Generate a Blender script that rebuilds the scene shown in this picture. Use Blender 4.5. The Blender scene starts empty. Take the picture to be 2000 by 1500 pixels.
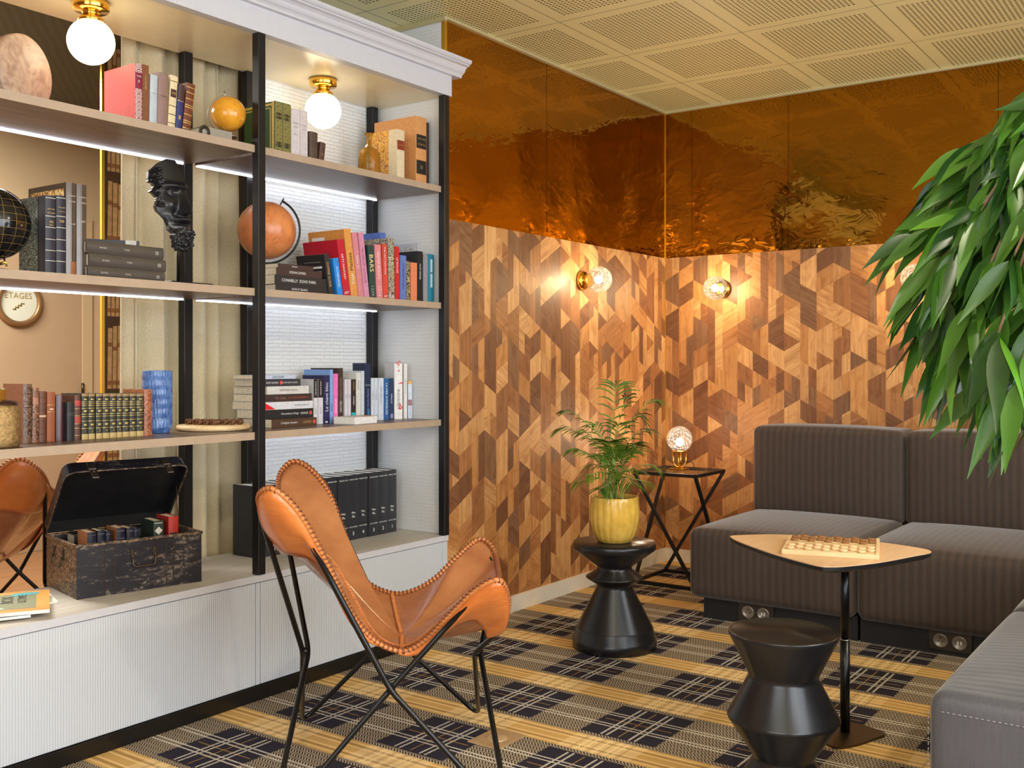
import bpy, bmesh, math, random
from mathutils import Vector, Matrix
random.seed(7)
C = bpy.context.scene.collection
R = math.radians

# ------------------------------------------------------------------ camera
CX, SX, F, H = 0.8136, 0.5814, 2008.0, 1.17          # level camera, heading 35.55 degrees from +X
cam_data = bpy.data.cameras.new('camera')
cam = bpy.data.objects.new('camera', cam_data); C.objects.link(cam)
cam.location = (0, 0, H)
cam.rotation_euler = (R(90), 0, R(35.55 - 90))
cam_data.sensor_width = 36; cam_data.lens = 36 * F / 2000; cam_data.shift_y = -0.019
cam_data.clip_start = 0.05
sc = bpy.context.scene; sc.camera = cam

# ------------------------------------------------------------------ world, lights, exposure
w = bpy.data.worlds.new('world'); sc.world = w; w.use_nodes = True
w.node_tree.nodes['Background'].inputs[0].default_value = (0.75, 0.85, 1, 1)
w.node_tree.nodes['Background'].inputs[1].default_value = 0.6
sc.view_settings.view_transform = 'Standard'; sc.view_settings.look = 'None'
sc.view_settings.gamma = 1; sc.view_settings.use_curve_mapping = False
sc.view_settings.exposure = 0.15
sc.cycles.use_denoising = True; sc.cycles.max_bounces = 8; sc.cycles.diffuse_bounces = 4
sc.cycles.glossy_bounces = 4; sc.cycles.transparent_max_bounces = 8; sc.cycles.transmission_bounces = 4
sc.cycles.sample_clamp_indirect = 4; sc.cycles.caustics_reflective = False; sc.cycles.caustics_refractive = False

def area(name, loc, target, sx, sy, power, col):
    l = bpy.data.lights.new(name, 'AREA'); l.shape = 'RECTANGLE'; l.size = sx; l.size_y = sy
    l.energy = power; l.color = col
    o = bpy.data.objects.new(name, l); C.objects.link(o); o.location = loc
    o.rotation_euler = (Vector(target) - Vector(loc)).to_track_quat('-Z', 'Y').to_euler()
    return o
area('added_window_fill', (1.4, -2.15, 1.5), (1.4, 1.0, 1.45), 5.0, 1.9, 205, (0.90, 0.95, 1.0))  # added fill behind an unseen window, made wide to soften shadows
area('added_side_window_fill', (-2.15, 0.2, 1.55), (1, 0.2, 1.3), 2.6, 1.9, 75, (0.90, 0.96, 1.0))  # added fill from an unseen rear window, for back wall and sofas
for i, (x, y) in enumerate(((0.3, 0.3), (1.2, -0.9), (3.2, -1.0))):
    area('added_overhead_fill', (x, y, 2.655), (x, y, 0), 0.16, 0.16, 34, (1.0, 0.88, 0.70))  # unseen overhead fill, added and kept clear of the metal reflections
area('next_room_light', (1.9, 4.95, 2.62), (1.9, 5.1, 0), 1.4, 1.4, 150, (1.0, 0.95, 0.86))

# ------------------------------------------------------------------ photo column / row -> place on a known plane
def ray(px, py=712):
    l = (px - 1000) / F
    return CX + l * SX, SX - l * CX, (712 - py) / F
def PX(px, Y):
    d = ray(px); return Y * d[0] / d[1]
def PZ(px, py, Y):
    d = ray(px, py); return H + Y / d[1] * d[2]
def PT(px, py, depth):
    d = ray(px, py); return Vector((d[0] * depth, d[1] * depth, H + d[2] * depth))

# ------------------------------------------------------------------ materials
def lin(c):
    return tuple(((v / 255) / 12.92 if v <= 10 else ((v / 255 + 0.055) / 1.055) ** 2.4) for v in c) + (1,)
class NT:
    def __init__(s, name):
        s.m = bpy.data.materials.new(name); s.m.use_nodes = True
        s.t = s.m.node_tree; s.b = s.t.nodes['Principled BSDF']
    def n(s, typ, **kw):
        o = s.t.nodes.new(typ)
        for k, v in kw.items(): setattr(o, k, v)
        return o
    def put(s, sock, v):
        if isinstance(v, bpy.types.NodeSocket): s.t.links.new(v, sock)
        elif isinstance(v, (tuple, list)) and sock.type == 'RGBA': sock.default_value = v if len(v) == 4 else tuple(v) + (1,)
        else: sock.default_value = v
    def math(s, op, a, b=0.0, c=None):
        o = s.n('ShaderNodeMath', operation=op)
        s.put(o.inputs[0], a); s.put(o.inputs[1], b)
        if c is not None: s.put(o.inputs[2], c)
        return o.outputs[0]
    def mix(s, f, a, b, blend='MIX'):
        o = s.n('ShaderNodeMix', data_type='RGBA', blend_type=blend)
        s.put(o.inputs[0], f); s.put(o.inputs[6], a); s.put(o.inputs[7], b)
        return o.outputs[2]
    def coord(s, kind='Object'):
        return s.n('ShaderNodeTexCoord').outputs[kind]
    def mapping(s, v, scale=(1, 1, 1), rot=(0, 0, 0), loc=(0, 0, 0)):
        o = s.n('ShaderNodeMapping'); s.put(o.inputs[0], v)
        o.inputs['Scale'].default_value = scale; o.inputs['Rotation'].default_value = rot; o.inputs['Location'].default_value = loc
        return o.outputs[0]
    def xyz(s, v):
        o = s.n('ShaderNodeSeparateXYZ'); s.put(o.inputs[0], v); return o.outputs
    def noise(s, v, scale, detail=3, rough=0.5, dist=0.0, col=False):
        o = s.n('ShaderNodeTexNoise'); s.put(o.inputs['Vector'], v); o.inputs['Scale'].default_value = scale
        o.inputs['Detail'].default_value = detail; o.inputs['Roughness'].default_value = rough; o.inputs['Distortion'].default_value = dist
        return o.outputs[1 if col else 0]
    def ramp(s, f, stops, interp='LINEAR'):
        o = s.n('ShaderNodeValToRGB'); s.put(o.inputs[0], f); cr = o.color_ramp; cr.interpolation = interp
        while len(cr.elements) < len(stops): cr.elements.new(0.5)
        for e, (p, c) in zip(cr.elements, stops):
            e.position = p; e.color = c if len(c) == 4 else tuple(c) + (1,)
        return o.outputs[0]
    def step(s, v, lo, hi, soft=0.02):
        o = s.n('ShaderNodeMapRange', clamp=True); s.put(o.inputs[0], v)
        o.inputs[1].default_value = lo; o.inputs[2].default_value = hi; return o.outputs[0]
    def bump(s, h, strength=0.3, dist=0.01, normal=None):
        o = s.n('ShaderNodeBump'); s.put(o.inputs['Height'], h); o.inputs['Strength'].default_value = strength
        o.inputs['Distance'].default_value = dist
        if normal is not None: s.put(o.inputs['Normal'], normal)
        s.put(s.b.inputs['Normal'], o.outputs[0]); return o.outputs[0]
    def base(s, col=None, rough=None, metal=None, **kw):
        if col is not None: s.put(s.b.inputs['Base Color'], col)
        if rough is not None: s.put(s.b.inputs['Roughness'], rough)
        if metal is not None: s.put(s.b.inputs['Metallic'], metal)
        for k, v in kw.items(): s.put(s.b.inputs[k], v)
        return s.m
_cache = {}
def plain(name, rgb, rough=0.5, metal=0.0, var=0.12, nscale=25, bump=0.0, **kw):
    key = (name, rgb, rough, metal)
    if key in _cache: return _cache[key]
    t = NT(name); c = lin(rgb)
    n = t.noise(t.coord(), nscale, 4)
    dark = tuple(x * (1 - var) for x in c[:3]) + (1,); lite = tuple(min(1, x * (1 + var)) for x in c[:3]) + (1,)
    t.base(t.ramp(n, [(0.3, dark), (0.7, lite)]), rough, metal, **kw)
    if bump: t.bump(t.noise(t.coord(), nscale * 4, 3), bump, 0.004)
    _cache[key] = t.m
    return t.m
def glow(name, rgb, strength):
    t = NT(name); t.base((0.8, 0.8, 0.8, 1), 0.4)
    t.put(t.b.inputs['Emission Color'], lin(rgb)); t.b.inputs['Emission Strength'].default_value = strength
    return t.m
def wood(name, a, b, axis='X', scale=1.0, rough=0.45, stretch=14):
    t = NT(name); sc_ = {'X': (1, stretch, stretch), 'Y': (stretch, 1, stretch), 'Z': (stretch, stretch, 1)}[axis]
    v = t.mapping(t.coord(), tuple(q * scale for q in sc_))
    n = t.noise(v, 3.0, 6, 0.6, 0.6)
    t.base(t.ramp(n, [(0.3, lin(a)), (0.7, lin(b))]), rough)
    t.bump(n, 0.08, 0.004)
    return t.m

M = {}
M['white'] = plain('white_lacquer', (200, 200, 207), 0.38, var=0.02)
def ribbed():
    t = NT('ribbed_white_laminate'); x = t.xyz(t.coord())
    s_ = t.math('SINE', t.math('MULTIPLY', x[0], 2 * math.pi / 0.0085))
    t.base(t.mix(t.step(s_, -1, 1), lin((190, 195, 203)), lin((203, 207, 214))), 0.42)
    t.bump(s_, 0.35, 0.0012); return t.m
M['ribbed'] = ribbed()
M['worktop'] = wood('pale_laminate', (186, 178, 168), (206, 199, 190), 'X', 1.2, 0.5)
M['shelf_top'] = wood('grey_brown_laminate', (88, 68, 58), (128, 106, 92), 'X', 1.3, 0.36)
M['shelf_edge'] = plain('taupe_edge', (172, 150, 128), 0.5, var=0.05)
M['black_metal'] = plain('black_steel', (30, 29, 30), 0.38, 0.35, var=0.15)
M['rod'] = plain('black_rod', (18, 18, 19), 0.28, 0.3, var=0.15)
M['brass'] = plain('polished_brass', (236, 186, 84), 0.16, 1.0, var=0.03)
M['gold_strip'] = plain('gold_strip', (226, 178, 70), 0.3, 0.9, var=0.04)
M['dark_metal'] = plain('dark_bronze', (92, 78, 58), 0.35, 0.9, var=0.08)
M['cream'] = plain('cream_lacquer', (238, 222, 184), 0.22, var=0.02)
M['paper'] = plain('paper_pages', (226, 214, 188), 0.8, var=0.1, nscale=90)
M['paper_white'] = plain('white_pages', (235, 232, 224), 0.8, var=0.06, nscale=90)
M['gilt'] = plain('gilt_lettering', (206, 176, 108), 0.35, 0.5, var=0.08)
M['ink_white'] = plain('white_lettering', (232, 232, 230), 0.6, var=0.02)
M['ink_black'] = plain('black_lettering', (24, 22, 22), 0.6, var=0.05)
M['baseboard'] = plain('baseboard_paint', (226, 218, 204), 0.45, var=0.03)
M['kick'] = plain('black_kickboard', (26, 23, 20), 0.3, 0.2, var=0.4, nscale=4)
M['milk_globe'] = glow('lit_opal_glass', (255, 236, 200), 4.6)
M['led'] = glow('led_strip_light', (232, 240, 255), 12.0)
M['bulb'] = glow('lit_bulb', (255, 240, 214), 30.0)

def wallpaper(name, rgb, axis, strength=0.55):
    t = NT(name); x = t.xyz(t.coord()); v = t.n('ShaderNodeCombineXYZ')
    t.put(v.inputs[0], x[axis]); t.put(v.inputs[1], x[2])
    br = t.n('ShaderNodeTexBrick'); t.put(br.inputs['Vector'], t.mapping(v.outputs[0], (1, 1, 1)))
    br.inputs['Scale'].default_value = 1.0; br.inputs['Brick Width'].default_value = 0.058; br.inputs['Row Height'].default_value = 0.0155
    br.inputs['Mortar Size'].default_value = 0.0016; br.inputs['Mortar Smooth'].default_value = 0.4
    br.offset_frequency = 2; br.offset = 0.37
    br.inputs['Color1'].default_value = (0.55, 0.55, 0.55, 1); br.inputs['Color2'].default_value = (1, 1, 1, 1); br.inputs['Mortar'].default_value = (0, 0, 0, 1)
    t.base(plain_mix(t, rgb), 0.55)
    n = t.noise(t.mapping(v.outputs[0], (20, 90, 1)), 1.0, 2)
    t.bump(t.math('ADD', br.outputs[0], t.math('MULTIPLY', n, 0.4)), strength, 0.012); return t.m
def plain_mix(t, rgb):
    c = lin(rgb); n = t.noise(t.coord(), 3, 2)
    return t.ramp(n, [(0.3, tuple(v * 0.97 for v in c[:3])), (0.7, c[:3])])
M['wallpaper'] = wallpaper('embossed_white_wallpaper', (228, 229, 230), 0, 0.8)
M['wallpaper_side'] = wallpaper('embossed_white_side_wallpaper', (228, 229, 230), 1, 0.5)

def carpet():
    t = NT('tartan_carpet'); P = 0.46; co = t.coord(); x = t.xyz(co)
    nz = t.noise(co, 260, 2); wob = t.math('MULTIPLY', t.math('SUBTRACT', nz, 0.5), 0.006)
    def ax(v, c0):
        u = t.math('ADD', t.math('DIVIDE', t.math('SUBTRACT', v, c0), P), 0.5)
        d = t.math('MULTIPLY', t.math('ABSOLUTE', t.math('SUBTRACT', t.math('FRACT', u), 0.5)), P)
        return t.math('ADD', d, wob)
    a, b = ax(x[0], 2.95), ax(x[1], 2.066)
    lt = lambda v, k: t.step(v, k + 0.0015, k - 0.0015)
    gt = lambda v, k: t.step(v, k - 0.0015, k + 0.0015)
    mul = lambda p, q: t.math('MULTIPLY', p, q)
    def line(v, k, hw): return t.step(t.math('ABSOLUTE', t.math('SUBTRACT', v, k)), hw + 0.001, hw - 0.001)
    def lines(v, ks, hw):
        r = None
        for k in ks:
            l = line(v, k, hw); r = l if r is None else t.math('MAXIMUM', r, l)
        return r
    # fine zigzag weave
    zz = t.math('PINGPONG', x[0], 0.013)
    s_ = t.math('SINE', t.math('MULTIPLY', t.math('ADD', x[1], zz), 2 * math.pi / 0.0115))
    weave = t.step(t.math('ADD', s_, t.math('MULTIPLY', t.math('SUBTRACT', nz, 0.5), 2.4)), -0.35, 0.45)
    grey = t.mix(weave, lin((44, 38, 35)), lin((186, 168, 144)))
    navy = t.mix(t.noise(co, 420, 2), lin((26, 24, 34)), lin((58, 53, 66)))
    yel_a = t.mix(nz, lin((190, 144, 80)), lin((220, 180, 114)))
    yel_b = t.mix(nz, lin((210, 168, 106)), lin((238, 206, 152)))
    yel = t.mix(lt(b, 0.125), yel_a, yel_b)
    yel = t.mix(t.math('MULTIPLY', lines(a, (0.182, 0.210), 0.0035), 0.8), yel, lin((240, 208, 148)))
    yel = t.mix(mul(lines(a, (0.197, ), 0.004), 0.5), yel, lin((112, 78, 40)))
    dash = t.step(t.math('SINE', t.math('MULTIPLY', t.math('ADD', x[0], x[1]), 2 * math.pi / 0.011)), -0.9, -0.3)
    pair_b = mul(lines(b, (0.040, 0.060), 0.0035), dash)
    pair_a = mul(lines(a, (0.040, 0.060), 0.0035), dash)
    thin_b = lines(b, (0.0,), 0.002); thin_a = lines(a, (0.0,), 0.002)
    white = lin((236, 228, 214)); gold = lin((206, 160, 92))
    col = t.mix(mul(lt(a, 0.142), lt(b, 0.134)), grey, navy)
    col = t.mix(mul(lt(a, 0.135), t.math('MAXIMUM', mul(pair_a, 0.9), mul(pair_b, 0.9))), col, white)
    col = t.mix(mul(lt(a, 0.130), mul(lt(b, 0.12), mul(t.math('MAXIMUM', thin_a, thin_b), 0.55))), col, gold)
    col = t.mix(gt(a, 0.166), col, yel)
    col = t.mix(mul(gt(a, 0.166), mul(lines(b, (0.040, 0.060, 0.0), 0.004), 0.55)), col, lin((246, 222, 170)))
    col = t.mix(mul(gt(a, 0.166), mul(lines(b, (0.02, 0.08), 0.004), 0.3)), col, lin((120, 86, 46)))
    t.base(col, 0.95); t.put(t.b.inputs['Specular IOR Level'], 0.15)
    t.bump(t.noise(co, 420, 2), 0.5, 0.004); return t.m
M['carpet'] = carpet()

def ceiling_mat():
    t = NT('perforated_ceiling'); co = t.coord(); x = t.xyz(co); P = 0.597
    def cell(v, o): return t.math('FRACT', t.math('DIVIDE', t.math('SUBTRACT', v, o), P))
    u, v = cell(x[0], 4.402 - 5.97), cell(x[1], 2.462 - 5.97)
    def edge(k): return t.math('SUBTRACT', 0.5, t.math('ABSOLUTE', t.math('SUBTRACT', k, 0.5)))
    e = t.math('MINIMUM', edge(u), edge(v))
    def dot(k): return t.math('SUBTRACT', t.math('FRACT', t.math('MULTIPLY', k, 30)), 0.5)
    du, dv = dot(u), dot(v)
    r = t.math('SQRT', t.math('ADD', t.math('MULTIPLY', du, du), t.math('MULTIPLY', dv, dv)))
    hole = t.math('MULTIPLY', t.step(r, 0.33, 0.27), t.step(e, 0.0995, 0.1005))
    seam = t.step(e, 0.0045, 0.003)
    col = t.mix(hole, lin((238, 226, 168)), lin((104, 94, 56)))
    col = t.mix(t.math('MULTIPLY', seam, 0.8), col, lin((78, 70, 44)))
    t.base(col, 0.42, 0.0); t.bump(t.math('SUBTRACT', 1.0, t.math('MAXIMUM', hole, seam)), 0.3, 0.003); return t.m
M['ceiling'] = ceiling_mat()

def gold_mirror():
    t = NT('polished_amber_metal'); co = t.coord()
    big = t.noise(co, 2.2, 1); mid = t.noise(t.mapping(co, (1, 1, 1.6)), 9, 2, 0.5, 0.8)
    h = t.math('ADD', t.math('MULTIPLY', big, 1.0), t.math('MULTIPLY', mid, 0.10))
    t.base(lin((168, 117, 38)), 0.06, 1.0); t.bump(h, 0.32, 0.05); return t.m
M['gold_mirror'] = gold_mirror()

def parquet_mat():
    t = NT('marquetry_wood'); at_ = t.n('ShaderNodeAttribute', attribute_name='tone')
    uv = t.n('ShaderNodeUVMap').outputs[0]
    n = t.noise(t.mapping(uv, (3.2, 70, 1)), 1.0, 5, 0.65, 0.5)
    k = t.noise(t.mapping(uv, (5, 9, 1)), 1.3, 3, 0.5, 2.0)
    col = t.mix(t.step(n, 0.32, 0.72), at_.outputs[0], t.mix(1.0, at_.outputs[0], lin((206, 190, 172)), 'MULTIPLY'))
    col = t.mix(t.math('MULTIPLY', t.step(k, 0.5, 0.72), 0.5), col, t.mix(1.0, col, lin((190, 150, 118)), 'MULTIPLY'))
    t.base(col, 0.48); t.bump(n, 0.06, 0.003); return t.m
M['parquet'] = parquet_mat()

def leather(name, a, b, rough):
    t = NT(name); co = t.coord()
    n = t.noise(co, 5, 4, 0.55, 0.6); f = t.noise(co, 160, 3)
    t.base(t.ramp(n, [(0.3, lin(a)), (0.7, lin(b))]), rough)
    t.put(t.b.inputs['Coat Weight'], 0.5); t.put(t.b.inputs['Coat Roughness'], 0.14)
    crease = t.noise(t.mapping(co, (4, 4, 12)), 3.0, 3, 0.5, 1.0)
    t.bump(t.math('ADD', t.math('MULTIPLY', f, 0.10), crease), 0.22, 0.012); return t.m
M['leather'] = leather('brown_leather', (146, 88, 54), (184, 122, 78), 0.22)
M['leather_pocket'] = leather('orange_leather', (186, 98, 38), (214, 126, 60), 0.4)
M['stitch'] = plain('leather_lacing', (122, 68, 36), 0.5, var=0.25, nscale=120)
M['stitch_light'] = plain('tan_lacing', (196, 122, 66), 0.5, var=0.2, nscale=120)

def fabric(name, a, b, pitch=0.034):
    t = NT(name); co = t.coord(); x = t.xyz(co)
    s_ = t.math('SINE', t.math('MULTIPLY', x[0], 2 * math.pi / pitch))
    f = t.noise(co, 420, 2); k = t.noise(t.mapping(co, (160, 160, 18)), 1, 2)
    fac = t.math('ADD', t.math('MULTIPLY', t.step(s_, -0.6, 0.6), 0.36), t.math('MULTIPLY', t.math('ADD', f, k), 0.45))
    t.base(t.ramp(fac, [(0.2, lin(a)), (0.95, lin(b))]), 0.85)
    t.put(t.b.inputs['Sheen Weight'], 0.35); t.put(t.b.inputs['Sheen Roughness'], 0.4)
    t.bump(t.math('ADD', f, t.math('MULTIPLY', s_, 0.35)), 0.3, 0.002); return t.m
M['sofa_brown'] = fabric('dark_striped_fabric', (52, 43, 38), (76, 61, 53))
M['sofa_grey'] = fabric('grey_striped_fabric', (58, 57, 62), (86, 84, 90))
M['plinth'] = plain('sofa_plinth', (26, 24, 26), 0.6, var=0.2)
M['stool'] = plain('black_stained_wood', (25, 24, 26), 0.28, 0.0, var=0.3, nscale=14, bump=0.06)
M['table_top'] = wood('pale_beech_top', (206, 166, 124), (222, 186, 146), 'X', 1.0, 0.4)
M['ash'] = wood('pale_pine', (222, 186, 136), (240, 212, 166), 'X', 3.0, 0.5, 10)
M['dark_piece'] = wood('walnut_piece', (120, 74, 34), (158, 106, 56), 'X', 8.0, 0.5, 8)
M['light_piece'] = wood('beech_piece', (226, 180, 132), (242, 204, 160), 'X', 8.0, 0.5, 8)
M['glaze'] = plain('ochre_glaze', (214, 172, 76), 0.16, 0.0, var=0.14, nscale=30)
M['soil'] = plain('dark_soil', (48, 36, 26), 0.95, var=0.5, nscale=120, bump=0.6)

def leaf_mat(name, a, b, rough=0.38):
    t = NT(name); oi = t.n('ShaderNodeAttribute', attribute_name='tone')
    col = t.mix(oi.outputs['Fac'], lin(a), lin(b)); n = t.noise(t.coord(), 30, 3)
    t.base(t.mix(t.math('MULTIPLY', n, 0.35), col, tuple(v * 0.6 for v in lin(b)[:3]) + (1,)), rough)
    tr = t.n('ShaderNodeBsdfTranslucent'); t.put(tr.inputs[0], col)
    mx = t.n('ShaderNodeMixShader'); mx.inputs[0].default_value = 0.22
    t.t.links.new(t.b.outputs[0], mx.inputs[1]); t.t.links.new(tr.outputs[0], mx.inputs[2])
    t.t.links.new(mx.outputs[0], t.t.nodes['Material Output'].inputs[0]); return t.m
M['ficus_leaf'] = leaf_mat('ficus_leaf', (26, 62, 30), (96, 150, 44), 0.3)
M['palm_leaf'] = leaf_mat('palm_leaf', (34, 76, 20), (112, 150, 42), 0.5)
M['stem'] = plain('green_stem', (140, 158, 76), 0.6, var=0.2)
M['bark'] = plain('grey_bark', (124, 104, 82), 0.85, var=0.3, nscale=40, bump=0.4)

def clear_glass(name, tint, alpha=0.35, pattern=60, rough=0.08):
    t = NT(name); t.base(lin(tint), rough); t.put(t.b.inputs['Specular IOR Level'], 0.9)
    vz = t.n('ShaderNodeTexVoronoi'); vz.inputs['Scale'].default_value = pattern; t.put(vz.inputs['Vector'], t.coord())
    t.bump(vz.outputs[0], 0.7, 0.01)
    lw = t.n('ShaderNodeLayerWeight'); lw.inputs[0].default_value = 0.35
    tr = t.n('ShaderNodeBsdfTransparent'); mx = t.n('ShaderNodeMixShader')
    f = t.math('ADD', t.math('MULTIPLY', lw.outputs[1], 0.4), t.math('MULTIPLY', vz.outputs[0], alpha))
    t.put(mx.inputs[0], f)
    t.t.links.new(tr.outputs[0], mx.inputs[1]); t.t.links.new(t.b.outputs[0], mx.inputs[2])
    t.t.links.new(mx.outputs[0], t.t.nodes['Material Output'].inputs[0]); return t.m
M['cut_glass'] = clear_glass('cut_glass', (96, 95, 93), 0.6, 75)
M['lamp_glass'] = clear_glass('cut_lamp_glass', (80, 78, 75), 0.65, 75)
M['pane'] = clear_glass('table_glass', (40, 52, 48), 0.0, 0.01, 0.02)
def amber():
    t = NT('amber_glass'); t.base(lin((238, 178, 70)), 0.03)
    t.put(t.b.inputs['Transmission Weight'], 0.75); t.put(t.b.inputs['IOR'], 1.3)
    t.bump(t.noise(t.coord(), 22, 2, 0.5, 1.5), 0.3, 0.01); return t.m
M['amber'] = amber()

# ------------------------------------------------------------------ mesh helpers
def T(M_, v): return v if M_ is None else M_ @ Vector(v)
def box(bm, x0, x1, y0, y1, z0, z1, mi=0, mtx=None):
    vs = [bm.verts.new(T(mtx, Vector(p))) for p in ((x0, y0, z0), (x1, y0, z0), (x1, y1, z0), (x0, y1, z0), (x0, y0, z1), (x1, y0, z1), (x1, y1, z1), (x0, y1, z1))]
    out = []
    for f in ((3, 2, 1, 0), (4, 5, 6, 7), (0, 1, 5, 4), (1, 2, 6, 5), (2, 3, 7, 6), (3, 0, 4, 7)):
        fc = bm.faces.new([vs[i] for i in f]); fc.material_index = mi; out.append(fc)
    return out
def bbox(bm, x0, x1, y0, y1, z0, z1, r=0.003, seg=2, mi=0, mtx=None):
    """bevelled box"""
    b2 = bmesh.new(); box(b2, x0, x1, y0, y1, z0, z1)
    bmesh.ops.bevel(b2, geom=b2.edges[:], offset=r, segments=seg, profile=0.5, affect='EDGES')
    merge(bm, b2, mi, mtx)
def merge(bm, b2, mi=0, mtx=None):
    mp = {}
    for v in b2.verts: mp[v] = bm.verts.new(T(mtx, v.co.copy()))
    for f in b2.faces:
        try:
            nf = bm.faces.new([mp[v] for v in f.verts]); nf.material_index = mi; nf.smooth = f.smooth
        except ValueError: pass
    b2.free()
def tube(bm, pts, r, n=8, closed=False, caps=True, mi=0):
    pts = [Vector(p) for p in pts]; N = len(pts); rings = []
    rr = r if callable(r) else (lambda k: r)
    up = None
    for i, p in enumerate(pts):
        a = pts[(i - 1) % N] if (closed or i > 0) else p
        b = pts[(i + 1) % N] if (closed or i < N - 1) else p
        d = (b - a)
        if d.length < 1e-9: d = Vector((0, 0, 1))
        d.normalize()
        if up is None:
            up = Vector((0, 0, 1)) if abs(d.z) < 0.9 else Vector((1, 0, 0))
        s = d.cross(up)
        if s.length < 1e-6: s = d.cross(Vector((1, 0, 0)))
        s.normalize(); up = s.cross(d).normalized()
        q = rr(i / max(1, N - 1))
        rings.append([bm.verts.new(p + (s * math.cos(2 * math.pi * k / n) + up * math.sin(2 * math.pi * k / n)) * q) for k in range(n)])
    for i in range(N if closed else N - 1):
        A, B = rings[i], rings[(i + 1) % N]
        for k in range(n):
            f = bm.faces.new([A[k], B[k], B[(k + 1) % n], A[(k + 1) % n]]); f.smooth = True; f.material_index = mi
    if caps and not closed:
        for ring, rev in ((rings[0], False), (rings[-1], True)):
            f = bm.faces.new(ring[::-1] if rev else ring); f.material_index = mi
def lathe(bm, prof, n=40, c=(0, 0, 0), mi=0, cap_top=True, cap_bot=True, mod=None):
    rings = []
    for (r, z) in prof:
        ring = []
        for k in range(n):
            a = 2 * math.pi * k / n; q = r * (mod(a, z) if mod else 1)
            ring.append(bm.verts.new((c[0] + q * math.cos(a), c[1] + q * math.sin(a), c[2] + z)))
        rings.append(ring)
    for A, B in zip(rings, rings[1:]):
        for k in range(n):
            f = bm.faces.new([A[k], A[(k + 1) % n], B[(k + 1) % n], B[k]]); f.smooth = True; f.material_index = mi
    if cap_bot: bm.faces.new(rings[0][::-1]).material_index = mi
    if cap_top: bm.faces.new(rings[-1]).material_index = mi
def ball(bm, c, r, nu=24, nv=16, mi=0, sq=(1, 1, 1)):
    top = bm.verts.new(Vector(c) + Vector((0, 0, r * sq[2]))); bot = bm.verts.new(Vector(c) - Vector((0, 0, r * sq[2]))); rings = []
    for j in range(1, nv):
        th = math.pi * j / nv
        rings.append([bm.verts.new((c[0] + r * sq[0] * math.sin(th) * math.cos(2 * math.pi * k / nu), c[1] + r * sq[1] * math.sin(th) * math.sin(2 * math.pi * k / nu), c[2] + r * sq[2] * math.cos(th))) for k in range(nu)])
    for k in range(nu):
        k2 = (k + 1) % nu
        fs = [bm.faces.new([top, rings[0][k], rings[0][k2]]), bm.faces.new([bot, rings[-1][k2], rings[-1][k]])]
        for A, B in zip(rings, rings[1:]): fs.append(bm.faces.new([A[k], B[k], B[k2], A[k2]]))
        for f in fs: f.smooth = True; f.material_index = mi
def prism(bm, outline, z0, z1, mi=0, mtx=None, smooth=False):
    lo = [bm.verts.new(T(mtx, Vector((x, y, z0)))) for x, y in outline]; hi = [bm.verts.new(T(mtx, Vector((x, y, z1)))) for x, y in outline]
    n = len(outline)
    fs = [bm.faces.new(lo[::-1]), bm.faces.new(hi)]
    for k in range(n):
        f = bm.faces.new([lo[k], lo[(k + 1) % n], hi[(k + 1) % n], hi[k]]); f.smooth = smooth; fs.append(f)
    for f in fs: f.material_index = mi
def rbox(bm, x0, x1, y0, y1, z0, z1, r=0.03, n=10, crown=(0, 0, 0, 0, 0, 0), mi=0):
    """soft upholstered box; crown = bulge of -x,+x,-y,+y,-z,+z faces"""
    c = Vector(((x0 + x1) / 2, (y0 + y1) / 2, (z0 + z1) / 2)); h = Vector(((x1 - x0) / 2, (y1 - y0) / 2, (z1 - z0) / 2))
    def lv(hh):
        k = r / hh; inner = [(-1 + k) + (2 - 2 * k) * i / n for i in range(n + 1)]
        return [-1, -1 + k * 0.3, -1 + k * 0.62] + inner + [1 - k * 0.62, 1 - k * 0.3, 1]
    L = [lv(h[i]) for i in range(3)]; vm = {}
    def vert(p):
        key = tuple(round(q, 6) for q in p)
        if key in vm: return vm[key]
        q = Vector([p[i] * h[i] for i in range(3)])
        inner = Vector([max(-h[i] + r, min(h[i] - r, q[i])) for i in range(3)])
        d = q - inner
        if d.length > 1e-9:
            k = sum(1 for t in d if abs(t) > 1e-9)
            m = max(abs(t) for t in d)
            q = inner + d.normalized() * (r if k > 1 else m) if m > 1e-9 else q
        for a in range(3):
            o = [b for b in range(3) if b != a]
            w_ = max(0, 1 - abs(p[o[0]]) ** 3) * max(0, 1 - abs(p[o[1]]) ** 3)
            if p[a] > 0.999: q[a] += crown[2 * a + 1] * w_
            if p[a] < -0.999: q[a] -= crown[2 * a] * w_
        vm[key] = bm.verts.new(c + q); return vm[key]
    for a in range(3):
        u, v = [b for b in range(3) if b != a]
        for sgn in (-1, 1):
            for i in range(len(L[u]) - 1):
                for j in range(len(L[v]) - 1):
                    ps = []
                    for (ii, jj) in ((i, j), (i + 1, j), (i + 1, j + 1), (i, j + 1)):
                        p = [0, 0, 0]; p[a] = sgn; p[u] = L[u][ii]; p[v] = L[v][jj]; ps.append(vert(p))
                    flip = (sgn < 0) ^ (a == 1)
                    try:
                        f = bm.faces.new(ps[::-1] if flip else ps); f.smooth = True; f.material_index = mi
                    except ValueError: pass
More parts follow.
